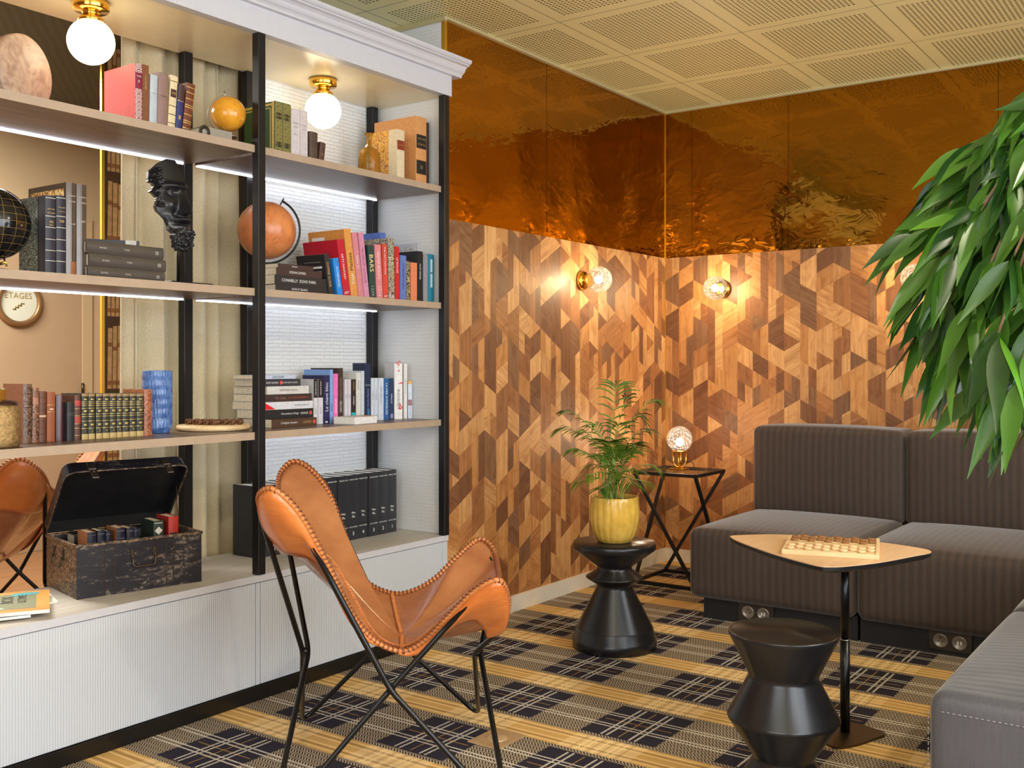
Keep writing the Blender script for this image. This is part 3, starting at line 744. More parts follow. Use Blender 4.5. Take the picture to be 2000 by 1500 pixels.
# ================================================================== leather butterfly chair (local +x = forward, +y = far side)
def butterfly_chair(label, loc, rz):
    ch = thing('butterfly_chair', label, 'chair', loc, (0, 0, rz))
    # sling: star-shaped hide, radial grid
    ctrl = [(0.029, -0.26, 0.408), (-0.045, -0.272, 0.442), (-0.105, -0.30, 0.525), (-0.16, -0.35, 0.658), (-0.226, -0.40, 0.797), (-0.285, -0.425, 0.862), (-0.325, -0.385, 0.848), (-0.336, -0.31, 0.805), (-0.325, -0.16, 0.73),
            (-0.30, 0.0, 0.695), (-0.315, 0.14, 0.72), (-0.352, 0.27, 0.765), (-0.36, 0.36, 0.815), (-0.325, 0.41, 0.853), (-0.27, 0.41, 0.832), (-0.202, 0.37, 0.752), (-0.138, 0.325, 0.586), (-0.09, 0.292, 0.487),
            (0.0, 0.272, 0.445), (0.075, 0.272, 0.455), (0.145, 0.295, 0.49), (0.215, 0.34, 0.548), (0.285, 0.395, 0.59), (0.325, 0.38, 0.572), (0.34, 0.30, 0.53),
            (0.325, 0.0, 0.475), (0.305, -0.24, 0.475), (0.305, -0.34, 0.55), (0.275, -0.41, 0.622), (0.217, -0.385, 0.594), (0.155, -0.33, 0.52), (0.09, -0.28, 0.44)]
    bd = spline(ctrl, 6, closed=True); NB = len(bd); NR = 22
    cen = Vector((0.03, 0.0, 0.38))
    def surf(k, r, off=0.0):
        p = bd[k % NB]; d = math.hypot(p.x - cen.x, p.y - cen.y)
        back = max(0.0, min(1.0, 0.5 - (p.x - cen.x) * 2.2))
        ez = r ** (1.62 - 0.36 * back)
        q = Vector((cen.x + (p.x - cen.x) * r, cen.y + (p.y - cen.y) * r, cen.z + (p.z - cen.z) * ez))
        if off:
            q = q + Vector(((p.x - cen.x), (p.y - cen.y), -0.35)).normalized() * off
        return q
    # frame: two closed rod loops crossing at four joints
    JN, JF, JB, JR = Vector((0.0, -0.335, 0.33)), Vector((0.0, 0.335, 0.30)), Vector((-0.245, 0.0, 0.345)), Vector((0.25, 0.0, 0.325))
    FB, FD, FA, FC = Vector((-0.30, -0.40, 0.009)), Vector((0.30, -0.40, 0.009)), Vector((-0.29, 0.385, 0.009)), Vector((0.285, 0.385, 0.009))
    tips = {}
    for nm, kc, s_ in (('TB', 30, -1), ('TA', 78, 1), ('TC', 132, -1), ('TD', 168, 1)):
        tips[nm] = (surf(kc + s_ * 12, 0.95, 0.0185), surf(kc + s_ * 5, 0.945, 0.0145), surf(kc - s_ * 5, 0.945, 0.0145), surf(kc - s_ * 12, 0.95, 0.0185))
    def j(p, d): return p + Vector(d)
    e = 0.0085
    l1 = [j(JN, (0, -e, 0)), *tips['TB'][::1], j(JB, (-e, 0, 0)), FA, j(JF, (0, e, 0)), *tips['TC'][::1], j(JR, (e, 0, 0)), FD]
    l2 = [j(JN, (0, e, 0)), *tips['TD'][::1], j(JR, (-e, 0, 0)), FC, j(JF, (0, -e, 0)), *tips['TA'][::1], j(JB, (e, 0, 0)), FB]
    def fr(b):
        for lp in (l1, l2):
            rad = [0.03, 0.04, 0.04, 0.04, 0.04, 0.03, 0.06, 0.03, 0.04, 0.04, 0.04, 0.04, 0.03, 0.06]
            tube(b, fillet(lp, rad, 6), 0.0078, 10, closed=True)
        for p in (JN, JF, JB, JR): ball(b, p, 0.012, 12, 8)
    simple('frame', M['rod'], ch, fr)
    b = B(); c0 = b.verts.new(cen); rings = []
    for i in range(1, NR + 1):
        rings.append([b.verts.new(surf(k, i / NR)) for k in range(NB)])
    for k in range(NB): b.faces.new([c0, rings[0][k], rings[0][(k + 1) % NB]]).smooth = True
    for A, D in zip(rings, rings[1:]):
        for k in range(NB): b.faces.new([A[k], D[k], D[(k + 1) % NB], A[(k + 1) % NB]]).smooth = True
    sl = obj('leather_sling', b, M['leather'], ch)
    md = sl.modifiers.new('thickness', 'SOLIDIFY'); md.thickness = 0.005; md.offset = -1
    # pockets outside the four corners
    for tip in (5, 13, 22, 28):
        kc = tip * 6; half = 26; b = B(); rows = 10; g = []
        for i in range(rows + 1):
            row = []
            for s_ in range(-half, half + 1):
                t = s_ / half; rin = 0.70 + 0.29 * abs(t) ** 1.6
                r = rin + (1.0 - rin) * i / rows
                bulge = 0.031 * (1 - t ** 4) * (1 - (i / rows) ** 5) + 0.003
                row.append(b.verts.new(surf(kc + s_, r, bulge)))
            g.append(row)
        for i in range(rows):
            for s_ in range(2 * half): b.faces.new([g[i][s_], g[i][s_ + 1], g[i + 1][s_ + 1], g[i + 1][s_]]).smooth = True
        po = obj('pocket', b, M['leather_pocket'], ch)
        po['label'] = 'orange leather corner pocket'
        md = po.modifiers.new('thickness', 'SOLIDIFY'); md.thickness = 0.003; md.offset = 0
    # laced rim
    def lace(b):
        tube(b, bd, 0.0062, 8, closed=True)
    simple('rim_cord', M['stitch_light'], ch, lace)
    def stitches(b):
        acc = 0; step = 0.0135
        for k in range(NB):
            p, q = bd[k], bd[(k + 1) % NB]; L = (q - p).length; dr = (q - p).normalized()
            while acc < L:
                c_ = p + dr * acc; out = (c_ - cen); out.z *= 0.3; out.normalize(); nrm = dr.cross(out).normalized()
                if nrm.z < 0: nrm = -nrm
                pts = []
                for m in range(7):
                    a = -1.2 + m * (math.pi + 2.0) / 6
                    pts.append(c_ + dr * (0.007 * (m / 6 - 0.5)) + out * (math.cos(a + 0.3) * 0.0085 - 0.003) + nrm * math.sin(a + 0.3) * 0.0085)
                tube(b, pts, 0.0026, 5)
                acc += step
            acc -= L
    simple('lacing', M['stitch'], ch, stitches)
    def seam(path, name):
        def f(b):
            pts = spline(path, 2); L = sum((pts[i + 1] - pts[i]).length for i in range(len(pts) - 1))
            tube(b, pts, 0.003, 6)
            for i in range(0, len(pts) - 1):
                c_ = (pts[i] + pts[i + 1]) / 2; d = (pts[i + 1] - pts[i]).normalized(); s_ = d.cross(Vector((0, 0, 1))).normalized()
                tube(b, [c_ - s_ * 0.006 - d * 0.003 + Vector((0, 0, 0.002)), c_ + Vector((0, 0, 0.005)), c_ + s_ * 0.006 + d * 0.003 + Vector((0, 0, 0.002))], 0.0018, 5)
        simple(name, M['stitch_light'], ch, f)
    up = Vector((0, 0, 0.002))
    seam([surf(k, 0.70) + up for k in range(-30, 34)], 'seam')
    seam([surf(0, 0.06 + 0.93 * i / 22) + up for i in range(23)], 'seam')
    seam([surf(18 * 6, 0.06 + 0.93 * i / 22) + up for i in range(23)], 'seam')
    return ch
chair = butterfly_chair('brown leather butterfly chair on black rod legs on the tartan carpet', (2.227, 2.022, 0), R(-48))
c2 = copy_tree(chair); c2.location = (1.97, 3.85, 0); c2.rotation_euler = (0, 0, R(128))
c2['label'] = 'second leather butterfly chair in the next room, seen from behind through the shelves'

# ================================================================== turned stools
def stool(label, loc, prof, extra):
    t = thing('turned_stool', label, 'stool', loc)
    simple('body', M['stool'], t, lambda b: lathe(b, prof, 72))
    for nm, pr in extra: simple(nm, M['stool'], t, lambda b: lathe(b, pr, 72, cap_bot=False, cap_top=False))
    return t
stool('black turned hourglass stool carrying the yellow plant pot', (3.716, 2.133, 0),
      [(0.168, 0.0), (0.174, 0.006), (0.174, 0.036), (0.171, 0.044), (0.158, 0.085), (0.1575, 0.087), (0.076, 0.245), (0.074, 0.258), (0.076, 0.262), (0.115, 0.286), (0.119, 0.290), (0.117, 0.294), (0.073, 0.322), (0.072, 0.332), (0.072, 0.336), (0.166, 0.405), (0.171, 0.412), (0.171, 0.430), (0.168, 0.436), (0.0, 0.437)],
      [('groove', [(0.1585, 0.083), (0.1592, 0.085), (0.158, 0.087)])])
stool('black turned zigzag stool in front of the pedestal table', (2.69, 1.02, 0),
      [(0.136, 0.0), (0.140, 0.005), (0.140, 0.012), (0.083, 0.104), (0.082, 0.110), (0.083, 0.116), (0.147, 0.212), (0.1495, 0.218), (0.147, 0.224), (0.095, 0.322), (0.0935, 0.330), (0.095, 0.337), (0.1445, 0.438), (0.147, 0.446), (0.146, 0.450), (0.143, 0.4505), (0.138, 0.446), (0.0, 0.445)], [])

# ================================================================== pot and palm
ZS = 0.437
pot = thing('potted_palm', 'small feathery palm in a ribbed ochre glazed pot on the stool', 'plant', (3.716, 2.133, ZS))
def pot_mesh(b):
    pr = [(0.064, 0.0), (0.070, 0.003), (0.083, 0.025), (0.096, 0.062), (0.1015, 0.10), (0.102, 0.135), (0.0985, 0.168), (0.098, 0.184), (0.0965, 0.1875), (0.0915, 0.1865), (0.091, 0.17)]
    fl = lambda a, z: 1 + (0.05 * (abs(math.sin(a * 10 + 0.5 * math.sin(z * 40))) ** 0.45 - 0.8) if 0.004 < z < 0.178 else 0)
    lathe(b, pr, 240, cap_top=False, mod=fl)
simple('pot', M['glaze'], pot, pot_mesh)
simple('soil', M['soil'], pot, lambda b: lathe(b, [(0.093, 0.16), (0.06, 0.166), (0.0, 0.168)], 32, cap_bot=False, cap_top=False))
rnd = random.Random(21)
RV = Vector((SX, -CX, 0)); FV = Vector((CX, SX, 0))
FR = [(0.01, 0.0, 0.47, 0.06), (0.17, 0.03, 0.40, 0.10), (-0.20, -0.02, 0.36, 0.07), (0.10, -0.05, 0.34, 0.10), (-0.17, 0.04, 0.20, 0.06), (0.17, -0.03, 0.13, 0.08), (-0.12, -0.07, 0.10, 0.06), (0.03, 0.10, 0.30, 0.08), (-0.08, 0.06, 0.30, 0.07), (0.06, 0.02, 0.42, 0.05), (-0.03, -0.09, 0.24, 0.05), (0.09, 0.08, 0.19, 0.07), (0.0, -0.06, 0.14, 0.05), (-0.05, 0.02, 0.17, 0.06), (0.07, -0.04, 0.22, 0.05), (-0.12, 0.01, 0.27, 0.06), (0.02, -0.10, 0.11, 0.05), (0.13, 0.03, 0.28, 0.07), (-0.16, -0.03, 0.07, 0.05), (0.14, -0.05, 0.07, 0.05), (-0.07, -0.11, 0.05, 0.05), (0.06, -0.12, 0.07, 0.05), (-0.10, 0.05, 0.13, 0.06), (0.10, 0.05, 0.11, 0.05), (0.0, 0.03, 0.20, 0.04), (-0.22, 0.0, 0.29, 0.08)]
for (dr, df, dz, hook) in FR:
    st = RV * rnd.uniform(-0.045, 0.045) + FV * rnd.uniform(-0.04, 0.04) + Vector((0, 0, 0.16))
    tip = RV * dr + FV * df + Vector((0, 0, 0.18 + dz))
    mid = st * 0.55 + tip * 0.45 + Vector((0, 0, 0.06)) - (RV * dr + FV * df) * 0.22
    near = st * 0.12 + tip * 0.88 + Vector((0, 0, hook * 0.35)) - (RV * dr + FV * df) * 0.10
    path = spline([st, mid, near, tip], 10); n = len(path)
    b = B(); tube(b, path, lambda q: 0.0026 * (1 - 0.7 * q), 6)
    fd = obj('frond', b, M['stem'], pot)
    b = B(); cl = b.loops.layers.float_color.new('tone'); tn = rnd.uniform(0.1, 0.9)
    start = int(n * (0.42 if dz > 0.25 else 0.35))
    L0 = 0.085 if dz > 0.2 else 0.062
    for i in range(start, n, 1 if dz < 0.25 else 2):
        d = (path[min(n - 1, i + 1)] - path[i - 1]).normalized(); side = d.cross(Vector((0, 0, 1)))
        if side.length < 0.2: side = RV.copy()
        side.normalize(); upv = side.cross(d).normalized()
        f_ = (i - start) / max(1, n - 1 - start); ln = L0 * (0.55 + 0.9 * math.sin(math.pi * min(0.95, f_ * 0.75 + 0.2))) * rnd.uniform(0.85, 1.1)
        if dz < 0.15 and i % 2: continue
        for sg in (-1, 1):
            dv = (d * 0.75 + side * sg * 0.85 + upv * rnd.uniform(-0.05, 0.25)).normalized()
            pts = [path[i] + dv * ln * q - Vector((0, 0, 1)) * (0.45 * ln * q * q) for q in (0, 0.3, 0.6, 0.85, 1.0)]
            wd = [0.0014, 0.0042, 0.0041, 0.0022, 0.0003]; wv = dv.cross(upv).normalized()
            prev = None; shade = min(1, max(0, tn + rnd.uniform(-0.25, 0.25)))
            for p_, w_ in zip(pts, [q * (0.62 if dz < 0.15 else 0.9) for q in wd]):
                cur = (b.verts.new(p_ - wv * w_), b.verts.new(p_ + wv * w_))
                if prev:
                    fc = b.faces.new([prev[0], prev[1], cur[1], cur[0]]); fc.smooth = True
                    for lp in fc.loops: lp[cl] = (shade,) * 3 + (1,)
                prev = cur
    obj('leaflets', b, M['palm_leaf'], fd, recalc=False)

# ================================================================== glass side table and lamp
tb = thing('glass_side_table', 'small black metal side table with a clear glass top and twisted legs', 'table', (5.05, 2.495, 0))
h, tz = 0.178, 0.60
top = [Vector((-h, h, tz)), Vector((-h, -h, tz)), Vector((h, -h, tz)), Vector((h, h, tz))]     # left, near, right, back
bot = [Vector((p.x, p.y, 0.008)) for p in top]
def bar(b, p, q, s_=0.0085):
    d = (q - p).normalized(); a = d.cross(Vector((0, 0, 1)))
    if a.length < 0.05: a = Vector((1, 0, 0))
    a.normalize(); c_ = a.cross(d).normalized(); vs = []
    for e in (p, q): vs.append([b.verts.new(e + a * i * s_ + c_ * j * s_) for i, j in ((-1, -1), (1, -1), (1, 1), (-1, 1))])
    for k in range(4): b.faces.new([vs[0][k], vs[0][(k + 1) % 4], vs[1][(k + 1) % 4], vs[1][k]])
    b.faces.new(vs[0][::-1]); b.faces.new(vs[1])
simple('top_frame', M['black_metal'], tb, lambda b: [bar(b, top[k] - Vector((0, 0, 0.0085)), top[(k + 1) % 4] - Vector((0, 0, 0.0085))) for k in range(4)])
simple('base_frame', M['black_metal'], tb, lambda b: [bar(b, bot[k] + Vector((0, 0, 0.001)), bot[(k + 1) % 4] + Vector((0, 0, 0.001))) for k in range(4)])
for k in range(4): simple('leg', M['black_metal'], tb, lambda b: bar(b, top[k] - Vector((0, 0, 0.01)), bot[(k + 1) % 4], 0.0078))
simple('glass_top', M['pane'], tb, lambda b: box(b, -h + 0.009, h - 0.009, -h + 0.009, h - 0.009, tz - 0.006, tz - 0.0005))
lp = thing('table_lamp', 'brass table lamp with a cut glass globe on the glass side table', 'lamp', (5.06, 2.50, tz))
simple('base', M['brass'], lp, lambda b: bbox(b, -0.042, 0.042, -0.042, 0.042, 0, 0.011, 0.003, 2))
def yoke(b):
    for sx_ in (0.6, -0.6):
        pts = [(-0.034, 0, 0.10)] + [(-0.034 * math.cos(math.pi * k / 10), 0, 0.045 - 0.03 * math.sin(math.pi * k / 10)) for k in range(11)] + [(0.034, 0, 0.10)]
        rot = Matrix.Rotation(R(-54 if sx_ > 0 else 36), 4, 'Z')
        tube(b, [rot @ Vector(p) for p in pts], 0.0052, 8)
    tube(b, [(0, 0, 0.010), (0, 0, 0.018)], 0.006, 10)
    lathe(b, [(0.036, 0.094), (0.040, 0.098), (0.040, 0.103), (0.03, 0.105)], 32)
simple('yoke', M['brass'], lp, yoke)
simple('glass_globe', M['lamp_glass'], lp, lambda b: ball(b, (0, 0, 0.166), 0.070, 32, 20))
simple('bulb', M['bulb'], lp, lambda b: ball(b, (0, 0, 0.150), 0.022, 16, 10))
simple('cord', plain('black_cord', (26, 22, 20), 0.6), lp, lambda b: tube(b, spline([(0, 0, 0.10), (0.006, -0.004, 0.07), (0.02, -0.012, 0.045), (0.045, -0.035, 0.042), (0.062, -0.048, 0.036), (0.066, -0.052, 0.004), (0.05, -0.01, 0.004), (0.10, 0.04, 0.004)], 6), 0.0022, 6))
l = bpy.data.lights.new('table_bulb_light', 'POINT'); l.energy = 12; l.color = (1, 0.70, 0.46); l.shadow_soft_size = 0.03
lo = bpy.data.objects.new('table_bulb_light', l); C.objects.link(lo); lo.parent = lp; lo.location = (0, 0, 0.166)

# ================================================================== sofas (local: width along x, front towards -y, back at +y)
def sofa(label, loc, rz, W, mat, depth=1.0, seat_z=0.43, back_z=0.862, socket=None, group=None):
    t = thing('sofa_unit', label, 'sofa', loc, (0, 0, rz), group)
    g = 0.003
    simple('plinth', M['plinth'], t, lambda b: box(b, 0.012 if W > 0.9 else 0.055 if socket == 'first' else 0.004, W - 0.004, 0.065, depth - 0.05, 0.0, 0.105))
    simple('seat', mat, t, lambda b: rbox(b, g, W - g, 0, depth * 0.80, 0.10, seat_z - 0.012, 0.04, 9, (0, 0, 0.012, 0, 0, 0.026)))
    simple('backrest', mat, t, lambda b: rbox(b, g, W - g, depth * 0.735, depth, seat_z - 0.03, back_z - 0.012, 0.035, 9, (0, 0, 0.02, 0, 0, 0.014)))
    return t
U0 = 2.10
def back_sofa(i, label, sock): return sofa(label, (4.325, U0 - 0.768 * i, 0), R(-90), 0.765, M['sofa_brown'], 1.03, socket=sock, group='brown sofa units along the back wall')
s1 = back_sofa(0, 'brown striped sofa unit against the back wall next to the glass side table', 'first')
s2 = back_sofa(1, 'brown striped sofa unit in the middle of the row, behind the pedestal table', None)
s3 = back_sofa(2, 'brown striped sofa unit at the leafy end of the back wall row', None)
# local x of these runs along -Y
g1 = sofa('grey striped sofa unit in the right foreground, nearest end', (3.485, 0.60, 0), R(180), 1.0, M['sofa_grey'], 1.03, group='grey sofa units on the right')
g2 = sofa('grey striped sofa unit on the right, beyond the seam', (4.25, 0.60, 0), R(180), 0.76, M['sofa_grey'], 1.03, group='grey sofa units on the right')
for o, dx in ((g1, 0), ):
    sm = [(0.975, 0.05, 0.372), (0.992, 0.05, 0.36)]
    simple('stitching', plain('pale_thread', (150, 146, 150), 0.7), o, lambda b: [tube(b, [(0.9985, 0.03 + 0.012 * k, 0.375), (0.9985, 0.037 + 0.012 * k, 0.375)], 0.0011, 5) for k in range(62)] + [tube(b, [(0.985, -0.0005, 0.12 + 0.012 * k), (0.985, -0.0005, 0.127 + 0.012 * k)], 0.0011, 5) for k in range(21)])
def floor_socket(parent, x):
    p = simple('socket_panel', plain('bronze_socket_plate', (70, 62, 54), 0.4, 0.5, var=0.08), parent, lambda b: bbox(b, x - 0.083, x + 0.083, 0.052, 0.066, 0.018, 0.098, 0.003, 2))
    for k, dx in enumerate((-0.036, 0.036)):
        def rim(b):
            lathe(b, [(0.029, 0), (0.029, 0.004), (0.024, 0.006), (0.022, 0.004), (0.0, 0.004)], 32, cap_bot=False, cap_top=False)
            bmesh.ops.transform(b, matrix=Matrix.Translation((x + dx, 0.0522, 0.058)) @ Matrix.Rotation(R(90), 4, 'X'), verts=b.verts[:])
        simple('socket', plain('nickel_socket', (150, 140, 128), 0.35, 0.6, var=0.05), p, rim)
        def holes(b):
            if k == 0:
                for hx, hz in ((-0.008, -0.002), (0.008, -0.002), (0, 0.01)): ball(b, (x + dx + hx, 0.0478, 0.058 + hz), 0.0028, 8, 6)
            else:
                for hx in (-0.006, 0.006): box(b, x + dx + hx - 0.003, x + dx + hx + 0.003, 0.0475, 0.0485, 0.051, 0.065)
        simple('contact', M['ink_black'] if k == 0 else M['ink_white'], p, holes)
floor_socket(s1, U0 - 1.788); floor_socket(s2, U0 - 0.765 - 0.971)

# ================================================================== pedestal table
TZ = 0.585; px0, py0 = 3.262, 1.035
pt = thing('pedestal_table', 'guitar-pick shaped pale wood table on a black pole', 'table', (px0, py0, 0))
OUT = [(3.262, 1.418), (3.285, 1.432), (3.32, 1.418), (3.405, 1.33), (3.452, 1.20), (3.468, 1.08), (3.455, 0.95), (3.425, 0.85), (3.398, 0.812), (3.36, 0.802), (3.28, 0.828), (3.12, 0.882), (3.00, 0.945), (2.958, 0.985), (2.952, 1.012), (2.975, 1.06), (3.05, 1.18), (3.15, 1.305), (3.22, 1.382)]
outl = [(p.x, p.y) for p in spline([(x - px0, y - py0, 0) for x, y in OUT], 5, closed=True)]
scaled = lambda k: [(x * k, y * k) for x, y in outl]
def ttop(b):
    prism(b, outl, TZ - 0.003, TZ, 0)
simple('table_top', M['table_top'], pt, ttop)
def under(b):
    prism(b, scaled(0.9985), TZ - 0.014, TZ - 0.0031, 0)
    lo = [b.verts.new((x * 0.9985, y * 0.9985, TZ - 0.0141)) for x, y in outl]; li = [b.verts.new((x * 0.93, y * 0.93, TZ - 0.022)) for x, y in outl]; n = len(outl)
    for k in range(n): b.faces.new([lo[k], li[k], li[(k + 1) % n], lo[(k + 1) % n]])
    b.faces.new(li[::-1]); b.faces.new(lo)
simple('edge_band', M['black_metal'], pt, under)
simple('pole', M['rod'], pt, lambda b: (tube(b, [(0, 0, 0.006), (0, 0, 0.30)], 0.0150, 20), tube(b, [(0, 0, 0.30), (0, 0, TZ - 0.02)], 0.0132, 20)))
simple('collar', plain('chrome_ring', (200, 200, 200), 0.2, 1.0, var=0.03), pt, lambda b: tube(b, [(0, 0, 0.2985), (0, 0, 0.3015)], 0.0154, 20))
simple('base_plate', M['dark_metal'], pt, lambda b: prism(b, [(p.x * 0.47 , p.y * 0.47 ) for p in [Vector((x, y, 0)) for x, y in outl]], 0.0, 0.008))
# draughts board
bd_a = math.atan2(-0.264, 0.074)
bo = thing('draughts_board', 'pale wooden draughts board lying on the pedestal table', 'board game', (3.235, 1.068, TZ), (0, 0, bd_a))
S_ = 0.142
simple('board', M['ash'], bo, lambda b: bbox(b, -S_, S_, -S_, S_, 0, 0.016, 0.002, 1))
cell = 0.0262
def squares(b):
    for i in range(10):
        for j_ in range(10):
            if (i + j_) % 2 == 0:
                x = (i - 5) * cell; y = (j_ - 5) * cell
                b.faces.new([b.verts.new(p) for p in ((x + 0.0004, y + 0.0004, 0.0164), (x + cell - 0.0004, y + 0.0004, 0.0164), (x + cell - 0.0004, y + cell - 0.0004, 0.0164), (x + 0.0004, y + cell - 0.0004, 0.0164))])
simple('squares', plain('stained_squares', (196, 164, 112), 0.5, var=0.1), bo, squares)
rim_b = simple('rail', M['ash'], bo, lambda b: bbox(b, 0.1315, 0.142, -S_, S_, 0.0161, 0.0205, 0.001, 1))
proto = {}
ROT = Matrix.Translation(bo.location) @ Matrix.Rotation(bd_a, 4, 'Z')
onames = ['first', 'second', 'third', 'fourth', 'fifth', 'sixth', 'seventh', 'eighth', 'ninth', 'tenth', 'eleventh', 'twelfth', 'thirteenth', 'fourteenth']
rowd = {6: 'front row', 7: 'second row', 8: 'third row', 9: 'rear row'}; rowl = {0: 'front row', 1: 'second row', 2: 'third row', 3: 'rear row'}
for side, rows, mt, cn in (('dark', (6, 7, 8, 9), M['dark_piece'], 'dark walnut'), ('light', (0, 1, 2, 3), M['light_piece'], 'pale beech')):
    for r_ in rows:
        k = 0
        for i in range(10):
            if (i + r_) % 2: continue
            p = ROT @ Vector(((i - 4.5) * cell, (r_ - 4.5) * cell, 0.0165))
            if side not in proto:
                b = B(); lathe(b, [(0.0112, 0), (0.0118, 0.0008), (0.0118, 0.0056), (0.0112, 0.0064), (0.0075, 0.0064), (0.007, 0.0058), (0.0, 0.0058)], 24, cap_top=False)
                o = obj('draughts_piece', b, mt); proto[side] = o
            else:
                o = proto[side].copy(); C.objects.link(o)
            o.location = p; o.rotation_euler = (0, 0, random.uniform(0, 6))
            rn = (rowd if side == 'dark' else rowl)[r_]
            tag(o, '%s draughts disc, %s from the left in the %s of its side' % (cn, onames[k], rn), 'game piece', '%s draughts discs on the board' % side); k += 1

# ================================================================== weeping fig tree
tr = thing('fig_tree', 'leafy green weeping fig tree leaning in at the right', 'tree', (2.22, 0.10, 0))
base = Vector(tr.location)
simple('pot', plain('dark_planter', (54, 50, 48), 0.5, var=0.1), tr, lambda b: lathe(b, [(0.13, 0), (0.135, 0.004), (0.165, 0.30), (0.17, 0.31), (0.16, 0.312), (0.155, 0.285)], 40, cap_top=False))
simple('soil', M['soil'], tr, lambda b: lathe(b, [(0.158, 0.28), (0.0, 0.285)], 32, cap_bot=False, cap_top=False))
crown = Vector((0.07, 0.10, 1.50))
simple('trunk', M['bark'], tr, lambda b: tube(b, spline([(0, 0, 0.27), (0.03, -0.02, 0.7), (-0.01, 0.03, 1.2), (0.05, 0.08, 1.45), (0.07, 0.10, 1.62)], 8), lambda q: 0.024 * (1 - 0.5 * q), 12))
rnd = random.Random(40)
TG = [(1795, 455, 2.25), (1800, 540, 2.2), (1825, 610, 2.2), (1845, 690, 2.15), (1850, 640, 2.2), (1870, 690, 2.05), (1930, 745, 2.0), (1990, 800, 1.95), (2030, 790, 1.85), (1835, 420, 2.3), (1850, 340, 2.3), (1905, 285, 2.2), (1950, 262, 2.1), (1860, 500, 2.05), (1900, 590, 2.0), (1950, 650, 1.9), (1985, 740, 1.85), (1900, 420, 2.1), (1960, 380, 2.0), (1980, 500, 1.9), (2040, 600, 1.9), (2060, 760, 1.95), (2050, 330, 2.1), (2120, 450, 2.0), (2150, 640, 2.0), (1830, 600, 2.15), (1880, 680, 2.1), (1930, 500, 2.15), (1930, 330, 2.2)]
TG += [(2240, 420, 1.85), (2320, 560, 1.75), (2420, 380, 1.9), (2500, 520, 2.0), (2460, 700, 1.85), (2330, 760, 1.7), (2560, 640, 1.7), (2620, 460, 1.8), (2250, 640, 1.55), (2380, 520, 1.45), (2300, 330, 2.3), (2430, 600, 2.35), (2560, 380, 2.2)]
lb = B(); lcl = lb.loops.layers.float_color.new('tone')
def leaf(b, cl, p, d, L, wd, tone, face):
    side = d.cross(face)
    if side.length < 0.1: side = d.cross(Vector((0, 0, 1)))
    side.normalize(); nrm = side.cross(d).normalized(); N = 9; prev = None; sag = rnd.uniform(0.12, 0.48); fold = rnd.uniform(0.12, 0.35)
    for i in range(N + 1):
        t = i / N; c_ = p + d * L * t - Vector((0, 0, 1)) * (sag * L * t * t) - nrm * 0.06 * L * math.sin(math.pi * t)
        w_ = wd * (math.sin(math.pi * min(1, t ** 0.78)) ** 1.15) * (1 - 0.25 * t) + 0.0005 if 0 < i < N else 0.0006
        cur = (b.verts.new(c_ - side * w_ + nrm * w_ * fold), b.verts.new(c_), b.verts.new(c_ + side * w_ + nrm * w_ * fold))
        if prev:
            for a in (0, 1):
                f = b.faces.new([prev[a], prev[a + 1], cur[a + 1], cur[a]]); f.smooth = True
                for lpz in f.loops: lpz[cl] = (tone,) * 3 + (1,)
        prev = cur
for (qx, qy, dep) in TG:
    end = PT(qx, qy, dep) - base
    st = crown + Vector((rnd.uniform(-0.02, 0.02), rnd.uniform(-0.02, 0.02), rnd.uniform(-0.2, 0.12)))
    mid = st * 0.45 + end * 0.55 + Vector((0, 0, 0.07 + 0.07 * rnd.random()))
    path = spline([st, mid, end], 14); n = len(path)
    simple('branch', M['bark'], tr, lambda b: tube(b, path, lambda q: 0.006 * (1 - 0.78 * q) + 0.0012, 6))
    for i in range(int(n * 0.30), n):
        d0 = (path[min(n - 1, i + 1)] - path[i - 1]).normalized()
        for rep in range(1 if i < n - 1 else 3):
            if rnd.random() < 0.18: continue
            sd = d0.cross(Vector((0, 0, 1))).normalized() * (1 if (i + rep) % 2 else -1)
            d = (d0 * 0.7 + sd * rnd.uniform(0.1, 0.8) + Vector((0, 0, -rnd.uniform(0.0, 0.75))) - RV * rnd.uniform(-0.25, 0.45) - FV * rnd.uniform(-0.15, 0.3)).normalized()
            face = (-FV * 0.7 + Vector((0, 0, 0.8)) + Vector((rnd.uniform(-1.1, 1.1), rnd.uniform(-1.1, 1.1), rnd.uniform(-.9, .6)))).normalized()
            leaf(lb, lcl, path[i] + d * 0.012, d, rnd.uniform(0.09, 0.15), rnd.uniform(0.015, 0.024), min(1, max(0, rnd.gauss(0.3, 0.34))), face)
obj('foliage', lb, M['ficus_leaf'], tr, recalc=False)
# ================================================================== books
def PG(px, py, z):
    d = ray(px, py); t = (z - H) / d[2]; return Vector((d[0] * t, d[1] * t, z))
def marbled(name, a, b, c_, scale=30):
    t = NT(name); co = t.coord(); n = t.noise(co, scale * 0.5, 2, 0.5, 2.5)
    s_ = t.math('SINE', t.math('MULTIPLY', n, 42)); t.base(t.ramp(t.step(s_, -1, 1), [(0.1, lin(a)), (0.55, lin(b)), (0.95, lin(c_))]), 0.35); return t.m
def damask(name, a, b):
    t = NT(name); x = t.xyz(t.coord())
    def cell(v, p): return t.math('SUBTRACT', t.math('FRACT', t.math('DIVIDE', v, p)), 0.5)
    u, v = cell(x[0], 0.024), cell(x[2], 0.026)
    r = t.math('SQRT', t.math('ADD', t.math('MULTIPLY', u, u), t.math('MULTIPLY', v, v)))
    s_ = t.math('SINE', t.math('ADD', t.math('MULTIPLY', r, 34), t.math('MULTIPLY', t.noise(t.coord(), 240, 2), 2.5)))
    t.base(t.mix(t.step(s_, -0.15, 0.25), lin(a), lin(b)), 0.4); return t.m
_bm = {}
